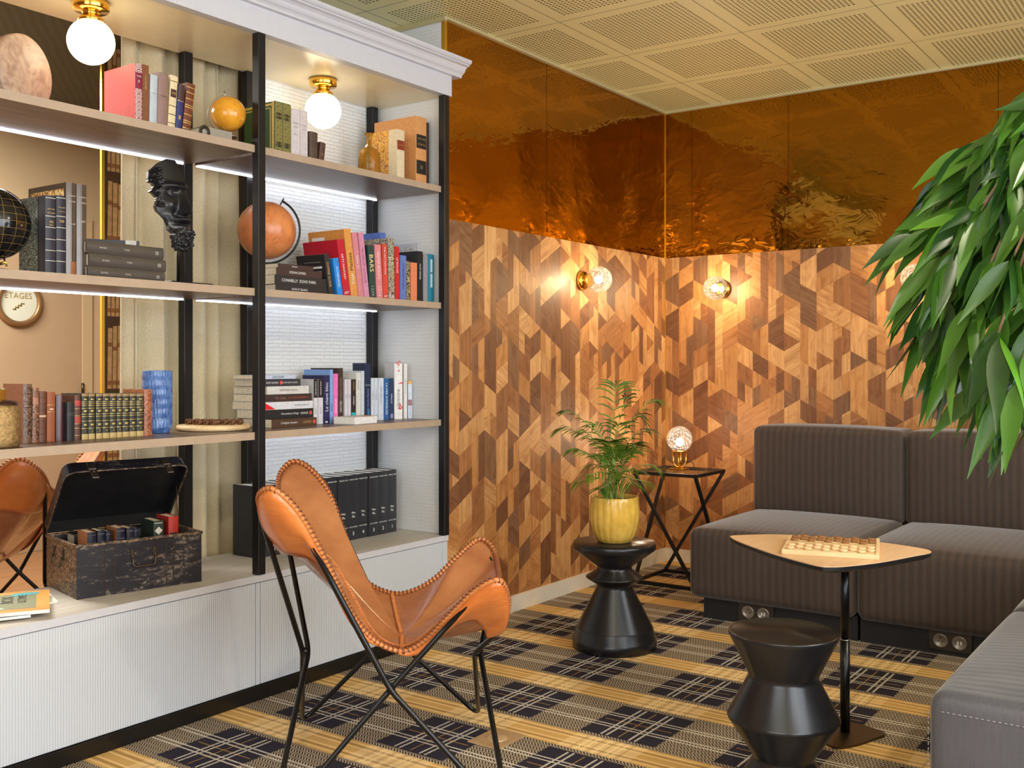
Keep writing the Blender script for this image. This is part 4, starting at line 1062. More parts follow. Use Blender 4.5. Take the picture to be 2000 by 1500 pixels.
def cloth(rgb, rough=0.5):
    k = (rgb, rough)
    if k not in _bm: _bm[k] = plain('book_cover_%02x%02x%02x' % rgb, rgb, rough, var=0.09, nscale=70)
    return _bm[k]
GI, WH, BK = M['gilt'], M['ink_white'], M['ink_black']
def ink(rgb): return cloth(rgb, 0.55)
def book(label, loc, t, h, d, cov, pages='paper', lean=0, yaw=0, lie=False, bulge=0.0, hard=True, bands=(), titles=(), panels=(), group=None, name='book'):
    ry = R(-90) if lie else R(lean)
    o = thing(name, label, 'book', loc, (0, ry, R(yaw)), group)
    c_ = 0.0025 if hard else 0.0008; ov = 0.0025 if hard else 0.0
    mt = cov if not isinstance(cov, tuple) else cloth(cov)
    na = 6
    arc = [(t * k / na, -bulge * (1 - (2 * k / na - 1) ** 2)) for k in range(na + 1)]
    inner = [(c_, c_ * 1.2), (t - c_, c_ * 1.2)]
    outl_ = [(0, d)] + arc + [(t, d), (t - c_, d)] + inner[::-1] + [(c_, d)]
    b = B(); prism(b, outl_, 0, h); obj('cover', b, mt, o)
    b = B(); box(b, c_ + 0.0001, t - c_ - 0.0001, c_ * 1.2 + 0.0001, d - ov - 0.0003, ov, h - ov); obj('pages', b, M[pages] if isinstance(pages, str) else pages, o)
    def strip(b, z0, z1, w0=0.0, w1=1.0):
        pts = []
        for k in range(na + 1):
            u = w0 + (w1 - w0) * k / na; pts.append((t * u, -bulge * (1 - (2 * u - 1) ** 2) - 0.0005))
        for (xa, ya), (xb, yb) in zip(pts, pts[1:]):
            b.faces.new([b.verts.new(p) for p in ((xa, ya, z0), (xb, yb, z0), (xb, yb, z1), (xa, ya, z1))])
    grp = {}
    for bd_ in bands:
        z0, z1, m = bd_[:3]; grp.setdefault(m.name, [m, []])[1].append((z0, z1) + tuple(bd_[3:]))
    for m, lst in grp.values():
        b = B()
        big = [q for q in lst if len(q) > 2 and q[1] - q[0] > 0.06]
        for q in big[1:] if len(big) == len(lst) else big:
            lst.remove(q); b2 = B(); strip(b2, q[0] * h, q[1] * h, *q[2:]); bmesh.ops.remove_doubles(b2, verts=b2.verts[:], dist=1e-6); obj('spine_label', b2, m, o, recalc=False)
        for q in lst: strip(b, q[0] * h, q[1] * h, *(q[2:] if len(q) > 2 else (0.0, 1.0)))
        bmesh.ops.remove_doubles(b, verts=b.verts[:], dist=1e-6)
        obj('spine_band' if len(lst) == 1 else 'spine_bands', b, m, o, recalc=False)
    for tt in titles:
        s_, m, zc, ln = tt[:4]; dr = tt[4] if len(tt) > 4 else 'd'; wf = tt[5] if len(tt) > 5 else 0.55
        P_ = Matrix.Translation((t / 2, -bulge - 0.0008, zc * h))
        if dr == 'd': Q = Matrix(((0, 1, 0, 0), (0, 0, -1, 0), (-1, 0, 0, 0), (0, 0, 0, 1)))
        elif dr == 'u': Q = Matrix(((0, -1, 0, 0), (0, 0, -1, 0), (1, 0, 0, 0), (0, 0, 0, 1)))
        else: Q = Matrix(((1, 0, 0, 0), (0, 0, -1, 0), (0, 1, 0, 0), (0, 0, 0, 1)))
        L, Hh = (ln * h, wf * t) if dr in 'du' else (wf * t, ln * h)
        text_mesh(s_, m, 'title', o, L, Hh, P_ @ Q)
    for (y0, y1, z0, z1, m) in panels:
        b = B(); b.faces.new([b.verts.new(p) for p in ((-0.0005, y1 * d, z0 * h), (-0.0005, y0 * d, z0 * h), (-0.0005, y0 * d, z1 * h), (-0.0005, y1 * d, z1 * h))])
        obj('cover_panel', b, m, o, recalc=False)
    return o
def stand(label, x0, x1, ytop, Y, Z, d, cov, lean=0, **kw):
    """x0,x1: photo columns of the spine foot; ytop: photo row of its top"""
    X0, X1 = PX(x0, Y), PX(x1, Y); h = (PZ((x0 + x1) / 2, ytop, Y) - Z)
    a = R(lean); yw = R(kw.get('yaw', 0))
    t = (X1 - X0) * SX / (math.cos(yw) * SX - math.sin(yw) * CX) * math.cos(a) - 0.0006; h = h / max(0.5, math.cos(a)) - (abs(math.sin(a)) * t)
    zz = Z + 0.0004 + (t * math.sin(a) if a > 0 else 0)
    return book(label, (X0, Y, zz), t, h, d, cov, lean=lean, **kw)
def five(a=(0.14, 0.30, 0.47, 0.64, 0.82), m=None, w=0.008): return tuple((z - w, z + w, m or GI) for z in a)

# ---- top shelf, left bay
Z, Y = 1.936, 2.90
stand('tall red hardback with an ornate maroon spine on the top shelf', 264, 277.6, 125, Y, Z, 0.17, (232, 66, 56), bulge=0.001, bands=((0.0, 0.60, damask('maroon_ornament', (120, 28, 48), (232, 214, 206))), (0.60, 0.86, cloth((128, 26, 52))), (0.86, 1.0, damask('maroon_ornament_top', (120, 28, 48), (232, 214, 206)))), titles=(('TOME', WH, 0.80, 0.04, 'h', 0.7), ('II', WH, 0.72, 0.04, 'h', 0.7)))
stand('tall plain brown hardback beside the red one', 278, 291, 127, Y, Z, 0.17, (124, 74, 40), titles=(('CAVALIER', GI, 0.72, 0.3, 'd', 0.3),), bands=((0.02, 0.025, GI),))
stand('pale grey-blue hardback leaning among the top shelf books', 291.4, 306, 146, Y, Z, 0.13, (182, 190, 196), lean=1.5, bulge=0.002, titles=(('OEUVRES', ink((120, 130, 140)), 0.66, 0.03, 'h', 0.7),))
stand('mauve-brown cloth hardback with a rounded spine', 306.4, 326, 142, Y, Z, 0.14, (142, 112, 104), lean=2, bulge=0.003, titles=(('TOME', ink((110, 84, 78)), 0.6, 0.08, 'h', 0.6),))
stand('cream hardback with dark bars and a brown title label on its spine', 326.8, 341, 146, Y, Z, 0.14, (222, 202, 160), lean=4, bulge=0.002, bands=five((0.04, 0.17, 0.32, 0.47, 0.9), cloth((58, 36, 28)), 0.006) + ((0.62, 0.76, cloth((70, 30, 30)), 0.1, 0.9),), titles=(('VIE', GI, 0.69, 0.05, 'h', 0.6),))
stand('small navy blue leather book with a brown head', 341.6, 354, 163, Y, Z, 0.12, (44, 48, 104), lean=5, bulge=0.002, bands=((0.68, 1.0, cloth((72, 44, 44))), (0.66, 0.672, GI), (0.30, 0.38, GI, 0.35, 0.65)))
stand('small brown gilt-banded book at the right end of the leaning row', 355, 371, 160, Y, Z, 0.12, (110, 56, 28), lean=7, bulge=0.002, bands=five((0.10, 0.14, 0.24, 0.28, 0.40, 0.54, 0.58, 0.70, 0.82, 0.92), None, 0.008))
fb = book('flat grey book lying under the small golden globe', (PX(453, 2.83), 2.83, Z + 0.0004), 0.030, PX(453, 2.83) - PX(397, 2.83), 0.16, (146, 138, 124), lie=True, pages='paper', yaw=-3)
b = B(); ring(b, 0.018, 0.022, 0.0008); bmesh.ops.transform(b, matrix=Matrix.Translation((0.0122, -0.0003, 0.11)), verts=b.verts[:]); obj('emblem', b, cloth((96, 90, 80)), fb)

# ---- top shelf, right bay
Y = 2.90
gg = damask('green_gilt_ornament', (52, 66, 38), (176, 160, 92)); gfr = cloth((214, 190, 96), 0.35)
stand('tall green gilt-framed hardback beside the black post, with a medallion on its cover', 537, 552, 199, Y, Z, 0.17, (62, 92, 48), bulge=0.001, bands=((0.01, 0.99, gg), (0.68, 0.80, cloth((40, 44, 30)), 0.1, 0.9), (0.17, 0.27, cloth((40, 44, 30)), 0.1, 0.9)), panels=((0.02, 0.10, 0.0, 1.0, gfr), (0.13, 0.16, 0.0, 0.9, gfr), (0.10, 1.0, 0.93, 0.97, gfr), (0.13, 1.0, 0.88, 0.90, gfr)), titles=(('OEUVRES', GI, 0.74, 0.05, 'h', 0.7),))
stand('second green gilt hardback, right of the one with the medallion', 552.4, 568, 203, Y, Z, 0.17, (62, 92, 48), bulge=0.001, bands=((0.01, 0.99, gg), (0.68, 0.80, cloth((40, 44, 30)), 0.1, 0.9), (0.17, 0.27, cloth((40, 44, 30)), 0.1, 0.9)), titles=(('OEUVRES', GI, 0.74, 0.05, 'h', 0.7),))
lil = ink((150, 140, 146))
stand('pale lilac tall volume next to the green gilt books', 568.6, 585.6, 212.5, Y, Z, 0.16, (208, 198, 200), pages='paper_white', titles=(('LETTRES', lil, 0.72, 0.03, 'h', 0.6), ('CHOISIES', lil, 0.64, 0.03, 'h', 0.6), ('PARIS', lil, 0.50, 0.025, 'h', 0.5)))
stand('pale lilac tall volume behind the glowing globe', 586, 601, 216, Y, Z, 0.16, (204, 194, 196), pages='paper_white', titles=(('LETTRES', lil, 0.70, 0.03, 'h', 0.6), ('CHOISIES', lil, 0.62, 0.03, 'h', 0.6)))
stand('short dark brown leather book with raised bands under the right globe lamp', 604, 620, 258, Y, Z, 0.12, (84, 66, 56), bulge=0.003, lean=0.5, bands=five((0.2, 0.56, 0.64, 0.7), cloth((60, 46, 40)), 0.012))
stand('small dark brown book tilting against its taller neighbour', 621.5, 632, 277, Y, Z, 0.10, (82, 56, 48), bulge=0.002, lean=8, bands=((0.48, 0.5, GI, 0.3, 0.7), (0.42, 0.43, GI, 0.3, 0.7)))
stand('half-marbled book with a cream spine behind the amber bottle', 775.5, 790, 254, 2.90, Z, 0.15, (220, 202, 168), bulge=0.001, bands=((0.62, 0.80, cloth((140, 52, 34)), 0.02, 0.98),), panels=((0.32, 1.0, 0.0, 1.0, marbled('amber_marbling', (232, 160, 44), (240, 196, 110), (150, 84, 30))),), titles=(('CONTES', GI, 0.71, 0.05, 'h', 0.75),))
stand('large tan leather folio with two black spine labels', 812, 833, 229, 2.885, Z, 0.24, (212, 150, 92), bulge=0.002, bands=((0.54, 0.74, cloth((40, 34, 32)), 0.06, 0.97), (0.17, 0.37, cloth((40, 34, 32)), 0.06, 0.97)), titles=(('HISTOIRE', GI, 0.68, 0.03, 'h', 0.75), ('GENERALE', GI, 0.60, 0.03, 'h', 0.75), ('III', GI, 0.27, 0.05, 'h', 0.3)))
stand('slim dark brown book squeezed in by the right end post', 833.8, 838, 240, 2.89, Z, 0.16, (62, 46, 40))

# ---- middle shelf, left bay
Z, Y = 1.436, 2.90
navy = (36, 34, 48); silv = cloth((196, 190, 178), 0.4)
mt_ = marbled('teal_marbling', (20, 46, 58), (36, 72, 84), (150, 160, 140), 40)
fivs = five((0.03, 0.18, 0.31, 0.45, 0.60, 0.74, 0.97), silv, 0.004)
stand('dark navy bound volume with a teal marbled cover beside the black globe', 88.5, 109, 382.5, Y, Z, 0.145, navy, bulge=0.003, bands=fivs, panels=((0.28, 1.0, 0.0, 1.0, mt_),), titles=(('HISTOIRE', GI, 0.83, 0.03, 'h', 0.7), ('DE PARIS', GI, 0.78, 0.03, 'h', 0.7), ('XII', GI, 0.67, 0.03, 'h', 0.4), ('1842', GI, 0.63, 0.02, 'h', 0.4)))
stand('second dark navy bound volume, left of the glossy brown books', 110, 128.5, 382.5, Y, Z, 0.145, navy, bulge=0.003, bands=fivs, titles=(('HISTOIRE', GI, 0.85, 0.03, 'h', 0.7), ('DE FRANCE', GI, 0.80, 0.03, 'h', 0.7), ('XIII', GI, 0.68, 0.04, 'h', 0.5)))
gb = plain('glossy_brown_jacket', (88, 78, 70), 0.14, 0.2, var=0.15, nscale=20)
stand('tall glossy brown book with a gilded front cover behind the navy volumes', 129, 148.6, 357.5, Y, Z, 0.21, gb, bulge=0.004, panels=((0.05, 0.95, 0.06, 0.94, marbled('gilded_jacket', (150, 96, 40), (226, 170, 92), (248, 214, 150), 14)),), titles=(('MUSEUM', silv, 0.86, 0.03, 'h', 0.7), ('DE PARIS', silv, 0.80, 0.03, 'h', 0.7), ('ATELIER', silv, 0.56, 0.03, 'h', 0.7)), bands=((0.0, 0.16, cloth((150, 92, 52)), 0.45, 1.0),))
stand('tall glossy brown book at the right, beside the lying stack', 149.4, 169, 361, Y, Z, 0.21, gb, bulge=0.004, titles=(('MUSEUM', silv, 0.86, 0.03, 'h', 0.7), ('DE PARIS', silv, 0.80, 0.03, 'h', 0.7), ('L’ART', silv, 0.60, 0.04, 'h', 0.7)), bands=((0.0, 0.10, cloth((70, 56, 48)), 0.5, 1.0),))
gs = plain('grey_brown_binding', (82, 74, 68), 0.32, 0.1, var=0.1); Yl = 2.885; zz = Z + 0.0004
for i, (x1, lab) in enumerate(((320.5, 'bottom'), (323, 'middle'), (318.5, 'top'))):
    X1_ = PX(x1, Yl); hh = 0.275
    tk = 0.0385 if i else 0.036
    book('long grey-brown book lying flat, %s of the three matching ones' % lab, (X1_, Yl, zz), tk, hh, 0.19, gs, lie=True, bulge=0.005, bands=(), titles=(('ŒUVRES', silv, 0.72 if i else 0.30, 0.10, 'h', 0.55) if False else ('ŒUVRES', silv, 0.80, 0.09, 'd', 0.35), ('TOME', silv, 0.50, 0.07, 'd', 0.3), ('III', silv, 0.10, 0.06, 'd', 0.3)))
    zz += tk + 0.0006
book('thin dark book with blue page edges lying askew on the grey-brown stack', (PX(276, 2.99), 3.0, zz), 0.030, 0.20, 0.14, (42, 42, 48), lie=True, yaw=-30, pages=cloth((150, 186, 210)), titles=(('ROMANS', silv, 0.6, 0.3, 'd', 0.4),), bands=((0.05, 0.22, silv),))

# ---- middle shelf, right bay
Yf = 2.88; zz = Z + 0.0004
dk = (36, 33, 34)
for lab, x0, x1, tk, tt, sz in (('bottom dark patterned paperback of the lying stack by the orange globe', 538, 640, 0.027, 'NOIR ET BLANC', 0.3), ('thick black paperback titled ECHO PARK in the lying stack', 536.5, 639, 0.034, 'CONNELLY  ECHO PARK', 0.65), ('dark brown paperback with white lettering, third from the bottom of the stack by the globe', 539.5, 629, 0.026, 'STEFAN ZWEIG', 0.4), ('slim dark red-brown paperback on top of the lying stack', 543, 612, 0.016, 'ROMAN', 0.2)):
    X0_, X1_ = PX(x0, Yf), PX(x1, Yf)
    book(lab, (X1_, Yf, zz), tk, X1_ - X0_, 0.10, dk if 'brown' not in lab else (60, 40, 38), lie=True, hard=False, titles=((tt, WH, 0.55, sz, 'd', 0.32),)); zz += tk + 0.0005
Y = 2.875
stand('black coffee-guide paperback tilting left beside the lying stack', 642.5, 652, 496, Y, Z, 0.155, (38, 36, 38), lean=-9.5, hard=False, titles=(('COFFEE GUIDE', cloth((206, 168, 110)), 0.5, 0.6, 'd', 0.5),), panels=((0.15, 0.75, 0.80, 0.83, ink((96, 94, 94))), (0.12, 0.80, 0.66, 0.71, WH), (0.15, 0.8, 0.58, 0.60, ink((150, 150, 150))), (0.15, 0.8, 0.53, 0.55, ink((150, 150, 150))), (0.15, 0.6, 0.48, 0.50, ink((150, 150, 150)))))
stand('bright blue slim book tilting left', 659.5, 670.5, 504, Y, Z, 0.13, (34, 132, 220), lean=-10.5, hard=False, titles=(('PROMENADES', WH, 0.5, 0.7, 'd', 0.3),))
stand('bright red cloth hardback tilting left beside the blue slim book', 671.4, 685, 468, Y, Z, 0.19, (186, 22, 48), lean=-10, titles=(('ARTS FANTASY', WH, 0.52, 0.5, 'd', 0.28), ('ART', WH, 0.06, 0.08, 'h', 0.7)))
stand('tall orange-tan hardback with big dark title, tilting left', 686, 699.6, 448, Y, Z, 0.20, (214, 146, 72), lean=-9.2, titles=(('Matisse', BK, 0.52, 0.26, 'u', 0.6), ('Desir', WH, 0.27, 0.16, 'u', 0.5)), panels=((0.55, 0.9, 0.86, 0.91, WH),))
stand('dusty pink hardback right of the tall orange-tan hardback', 700.4, 711, 455, Y, Z, 0.17, (206, 128, 138), lean=-8.8, titles=(('LA MODE', WH, 0.55, 0.2, 'u', 0.4),))
stand('lilac pink hardback left of the green BARS book', 711.8, 722, 455, Y, Z, 0.17, (204, 136, 166), lean=-8, titles=(('MATISSE ET LA MODE', ink((150, 80, 120)), 0.5, 0.8, 'd', 0.35),))
stand('dark green guide titled BARS', 722.8, 735, 479, Y, Z, 0.15, (32, 62, 58), lean=-4.2, titles=(('BARS', cloth((236, 220, 150)), 0.66, 0.32, 'd', 0.72), ('1234', ink((150, 170, 150)), 0.14, 0.18, 'd', 0.55)))
stand('pink guide titled RESTAURANTS', 736, 748, 478, Y, Z, 0.15, (214, 132, 138), lean=-3.6, titles=(('RESTAURANTS', WH, 0.62, 0.5, 'd', 0.6), ('1234', ink((235, 190, 190)), 0.14, 0.18, 'd', 0.55)))
stand('tall periwinkle blue book standing behind the red one', 746, 757, 455, 3.04, Z, 0.16, (82, 110, 184), lean=-2.5)
stand('brick red paperback titled THE LAST PAINTING', 748.8, 758.6, 477, Y, Z, 0.13, (204, 70, 54), lean=-2.2, hard=False, titles=(('THE LAST PAINTING', WH, 0.7, 0.5, 'd', 0.5), ('ART', WH, 0.06, 0.06, 'h', 0.8)))
stand('tall black-and-white speckled book', 759.6, 771, 465.5, Y, Z, 0.15, marbled('speckled_cover', (30, 28, 32), (120, 112, 104), (226, 216, 190), 90), lean=-1.2, titles=(('RA', WH, 0.06, 0.06, 'h', 0.8),))
stand('scarlet slim paperback beside the speckled book', 771.8, 780.8, 482, Y, Z, 0.12, (196, 34, 34), lean=-0.8, hard=False, titles=(('LE ROUGE', WH, 0.65, 0.3, 'd', 0.35),))
stand('periwinkle blue short paperback right of the scarlet one', 781.6, 793.4, 499, Y, Z, 0.12, (96, 118, 182), hard=False, titles=(('LA MAISON BLEUE', ink((50, 60, 130)), 0.55, 0.55, 'd', 0.3),))
stand('thin black-and-cream mottled paperback', 794.2, 801, 510, Y, Z, 0.11, marbled('mottled_cover', (24, 22, 22), (60, 52, 46), (214, 190, 140), 60), hard=False)
stand('short orange paperback in front of the black book', 802.2, 814.6, 513, Y, Z, 0.035, (222, 130, 92), hard=False)
stand('black hardback showing its cover behind the orange paperback', 815.2, 825.8, 491, Y, Z, 0.20, (34, 34, 36), titles=(('HUIT ESSAIS', WH, 0.6, 0.5, 'd', 0.25),), panels=((0.3, 0.62, 0.66, 0.74, ink((170, 170, 168))),))
stand('grey paperback between the black and teal books', 826.6, 835.4, 497, Y, Z, 0.14, (150, 146, 150), hard=False)
stand('teal paperback with pale label at the right end of the middle shelf', 836, 847.5, 497, Y, Z, 0.14, (40, 132, 158), hard=False, bands=((0.32, 0.60, cloth((206, 222, 224)), 0.4, 0.75), (0.63, 0.90, cloth((206, 222, 224)), 0.4, 0.75)))

# ---- lower shelf, left bay
Z, Y = 0.933, 2.99
tan_pg = cloth((206, 142, 112))
worn = lambda a, b_: marbled('worn_leather_%d_%d' % (a[0], b_[0]), a, b_, tuple(min(255, int(v * 1.25)) for v in b_), 60)
stand('thick old book with tan boards and a mottled dark spine by the bronze bottle', 45.5, 62.4, 750, Y, Z, 0.115, tan_pg, bulge=0.003, bands=((0.0, 1.0, worn((50, 34, 28), (112, 82, 60))),) + five((0.70, 0.83, 0.60), cloth((52, 36, 30)), 0.006))
stand('old book with a worn grey-brown spine, second in the antique row', 63.2, 75.4, 758, Y, Z, 0.11, worn((70, 48, 36), (136, 92, 66)), bulge=0.002, lean=0.5, bands=((0.70, 0.82, cloth((170, 120, 96)), 0.0, 0.9),))
stand('old brown book with five raised bands in the antique row', 76, 89.6, 764.5, Y, Z, 0.11, (104, 62, 42), bulge=0.003, lean=0.7, bands=five((0.16, 0.28, 0.41, 0.63, 0.76, 0.88), cloth((62, 36, 26)), 0.006) + ((0.49, 0.53, cloth((206, 170, 140))),))
stand('old reddish tan book with gilt ornament in the antique row', 91.5, 107.6, 766, Y, Z, 0.11, (150, 82, 46), bulge=0.002, lean=0.4, bands=five((0.60, 0.74), GI, 0.004) + ((0.64, 0.67, cloth((226, 196, 160)), 0.3, 0.75),))
stand('dark red-brown book with a shiny rounded spine in the antique row', 109.5, 127.5, 772, Y, Z, 0.11, plain('polished_oxblood', (78, 40, 40), 0.2, var=0.3), bulge=0.005)
stand('small black book pulled forward in the antique row', 131, 145, 786, 2.965, Z, 0.10, (32, 32, 34), bulge=0.002, bands=five((0.66, 0.69, 0.72), cloth((90, 92, 100)), 0.004))
stand('slim red-and-brown banded book next to the gilt set', 145.6, 157.8, 772, Y, Z, 0.11, (96, 58, 46), bulge=0.003, bands=((0.38, 0.52, cloth((178, 66, 56))), (0.76, 0.88, cloth((178, 66, 56)))) + five((0.1, 0.26, 0.36, 0.54, 0.7), GI, 0.004))
edges = [159.2, 172.6, 187, 200.2, 214.2, 228, 239.2, 253, 266.6, 281]
for i in range(9):
    stand('dark green gilt-banded volume, %s from the left of the set of nine' % onames[i], edges[i] + 0.3, edges[i + 1] - (1.4 if i == 1 else 0.3), 769, 2.985, Z, 0.115, (46, 46, 34), bulge=0.003,
          bands=((0.0, 0.12, cloth((186, 160, 104))), (0.94, 1.0, cloth((150, 122, 84)))) + five((0.24, 0.40, 0.50, 0.55, 0.68, 0.74, 0.78, 0.82), GI, 0.0045) + ((0.30, 0.34, GI, 0.3, 0.75), (0.60, 0.64, GI, 0.3, 0.75), (0.86, 0.89, GI, 0.3, 0.75)), titles=((str(i + 1), GI, 0.18, 0.06, 'h', 0.5),), group='set of nine green gilt volumes')
stand('worn tan leather book ending the antique row, beside the blue vase', 281.8, 297.6, 761, 2.985, Z, 0.12, worn((110, 62, 40), (156, 96, 66)), bulge=0.003)

# ---- lower shelf, right bay: lying stack then standing row
Yf = 2.955; zz = Z + 0.0004
for lab, x0, x1, tk, cc, tts, Yo, d in (
    ('brown paperback titled L’énigme du parc at the bottom of the right bay stack', 530.5, 618.5, 0.031, (76, 52, 34), (('L’énigme du parc', WH, 0.62, 0.36, 'd', 0.5), ('GRIMES', GI, 0.22, 0.2, 'd', 0.4)), 0.0, 0.20),
    ('black paperback titled Une patience d’ange second in the stack', 518, 612, 0.034, (28, 28, 30), (('Une patience d’ange', WH, 0.5, 0.36, 'd', 0.45), ('GEORGE', WH, 0.2, 0.16, 'd', 0.4)), 0.03, 0.16),
    ('white paperback with a red corner triangle in the stack', 516, 611, 0.029, (214, 214, 222), (('MONICA SABOLO', ink((130, 130, 140)), 0.24, 0.3, 'd', 0.3),), 0.03, 0.18),
    ('dark brown paperback with rust lettering in the stack', 518, 609, 0.028, (58, 42, 38), (('Mc Ginn', ink((150, 110, 90)), 0.68, 0.22, 'd', 0.5), ('LES COMMENCEMENTS', ink((176, 84, 52)), 0.30, 0.42, 'd', 0.45)), 0.03, 0.18),
    ('pale grey paperback in the upper stack', 522, 603, 0.030, (208, 206, 204), (('MEMOIRES INEDITS', ink((150, 130, 130)), 0.5, 0.6, 'd', 0.25),), 0.03, 0.19),
    ('charcoal paperback titled A LONG NIGHT IN PARIS', 517, 587, 0.027, (54, 52, 60), (('DOV ALFON', WH, 0.80, 0.32, 'd', 0.35), ('A LONG NIGHT IN PARIS', WH, 0.32, 0.45, 'd', 0.3)), 0.03, 0.17),
    ('pale blue paperback on top of the right bay stack', 508, 577, 0.015, (186, 198, 218), (('GUILLAUME', ink((90, 100, 130)), 0.5, 0.4, 'd', 0.5),), 0.02, 0.15)):
    X0_, X1_ = PX(x0, Yf + Yo), PX(x1, Yf + Yo)
    o = book(lab, (X1_, Yf + Yo, zz), tk, X1_ - X0_, d, cc, lie=True, hard=False, titles=tts); zz += tk + 0.0005
    hh = X1_ - X0_
    if 'triangle' in lab:
        b = B(); b.faces.new([b.verts.new(p) for p in ((0.001, -0.0006, hh), (0.0285, -0.0006, hh), (0.001, -0.0006, hh - 0.055))]); obj('corner_triangle', b, cloth((222, 22, 30)), o, recalc=False)
    if 'énigme' in lab or 'patience' in lab or 'LONG' in lab:
        b = B(); zc = hh * (0.55 if 'LONG' in lab else 0.06); rr = 0.0075
        b.faces.new([b.verts.new((tk / 2 + rr * math.cos(a * math.pi / 8), -0.0007, zc + rr * math.sin(a * math.pi / 8))) for a in range(16)]); obj('emblem', b, cloth((214, 76, 60)), o, recalc=False)
Y = 3.00
lg = (208, 208, 216)
for lab, x0, x1, yt in (('white paperback with a black upper half beside the lying stack', 612.5, 620.5, 741), ('second white paperback with a black upper half', 621.5, 631, 741)):
    stand(lab, x0, x1, yt, Y, Z, 0.12, lg, hard=False, bands=((0.59, 1.0, cloth((30, 26, 26))),), titles=(('NOIR ROMAN', WH, 0.8, 0.3, 'd', 0.3), ('RECIT', ink((140, 140, 150)), 0.3, 0.2, 'u', 0.3)))
stand('deep blue paperback with white script lettering', 631.8, 643.8, 733, Y, Z, 0.12, (36, 36, 84), hard=False, titles=(('Le chant bleu', WH, 0.55, 0.6, 'u', 0.45),), bands=((0.02, 0.05, WH, 0.3, 0.7),))
stand('sky blue hardback whose cover shows above the black-topped paperbacks', 644.4, 650.6, 722, Y, Z, 0.15, (124, 164, 222), titles=(('AZUR', ink((40, 60, 130)), 0.3, 0.15, 'd', 0.5),))
stand('pink paperback on the lower right shelf', 651.2, 660.2, 730, Y, Z, 0.12, (224, 116, 182), hard=False, titles=(('C. ARNAUD', WH, 0.3, 0.4, 'u', 0.4),))
stand('dark brown hardback, tall behind the pink paperback', 660.8, 670, 719, Y, Z, 0.16, (62, 46, 40), titles=(('COMPLETE WORKS', ink((170, 140, 100)), 0.6, 0.5, 'u', 0.3), ('NOTES', WH, 0.3, 0.2, 'u', 0.4)))
stand('white-lilac slim paperback behind the lying white book, left one', 673, 679.4, 741, Y, Z, 0.12, (206, 200, 212), hard=False, titles=(('ESSAI', ink((120, 110, 130)), 0.6, 0.3, 'd', 0.3),))
stand('white-lilac slim paperback behind the lying white book, right one', 680, 685.6, 741, Y, Z, 0.12, (206, 200, 212), hard=False, titles=(('ESSAI', ink((120, 110, 130)), 0.6, 0.3, 'd', 0.3),))
stand('black paperback with a turquoise foot', 686.4, 694.8, 741, Y, Z, 0.12, (44, 34, 34), hard=False, bands=((0.0, 0.22, cloth((42, 170, 178))),), titles=(('NORDSTROM', cloth((226, 196, 90)), 0.85, 0.2, 'd', 0.4), ('roman', WH, 0.5, 0.2, 'd', 0.4)))
stand('white speckled paperback with grey dots', 695.8, 704.6, 728, Y, Z, 0.13, (212, 210, 206), hard=False, titles=(('ÉTOILES', ink((120, 120, 120)), 0.75, 0.25, 'd', 0.35),), bands=((0.5, 0.51, ink((120, 120, 120)), 0.2, 0.4), (0.45, 0.46, ink((120, 120, 120)), 0.6, 0.8), (0.4, 0.41, ink((120, 120, 120)), 0.3, 0.5), (0.56, 0.57, ink((120, 120, 120)), 0.6, 0.75)))
stand('pale ice-blue paperback left of the navy one', 705.2, 711.6, 724.5, Y, Z, 0.14, (196, 206, 218), hard=False)
stand('tall midnight blue paperback by the rear post', 712.4, 724, 709.5, Y, Z, 0.07, (32, 44, 72), hard=False, titles=(('DEUX NUITS', WH, 0.62, 0.2, 'h', 0.8), ('L’étoile filante', ink((150, 140, 210)), 0.38, 0.35, 'u', 0.4)), bands=((0.02, 0.2, cloth((60, 120, 160)), 0.45, 0.8),))
lb_ = (204, 212, 226)
for lab, x0, x1 in (('pale blue paperback, leftmost of three matching ones', 725, 730.8), ('pale blue paperback, middle of three matching ones', 731.4, 738), ('pale blue paperback, widest of three matching ones', 739, 749.4)):
    stand(lab, x0, x1, 738.5, Y, Z, 0.12, lb_, hard=False, titles=(('NOUVELLES', ink((110, 120, 150)), 0.6, 0.4, 'd', 0.3),), bands=((0.06, 0.12, cloth((90, 120, 180)), 0.2, 0.8),) if 'middle' in lab else ())
stand('medium blue paperback left of the dark teal one', 750, 759.6, 739, Y, Z, 0.12, (44, 96, 156), hard=False, titles=(('LA MER INTERIEURE', WH, 0.5, 0.75, 'd', 0.35),))
stand('dark teal-navy paperback left of the blossom book', 760.4, 768.4, 739, Y, Z, 0.12, (40, 58, 88), hard=False, titles=(('MINUIT', WH, 0.5, 0.4, 'd', 0.35),), bands=((0.03, 0.14, cloth((150, 140, 180)), 0.3, 0.9),))
bl = stand('large white book with red blossom drawings on its spine', 770.2, 787.6, 710.5, 3.0, Z, 0.12, (222, 220, 220), yaw=-27, hard=False, pages='paper_white', titles=(('L’ENSEIGNE', ink((60, 52, 56)), 0.36, 0.36, 'u', 0.5),))
bt = PX(787.6, 3.0) - PX(770.2, 3.0); bt *= SX / (math.cos(R(-27)) * SX - math.sin(R(-27)) * CX)
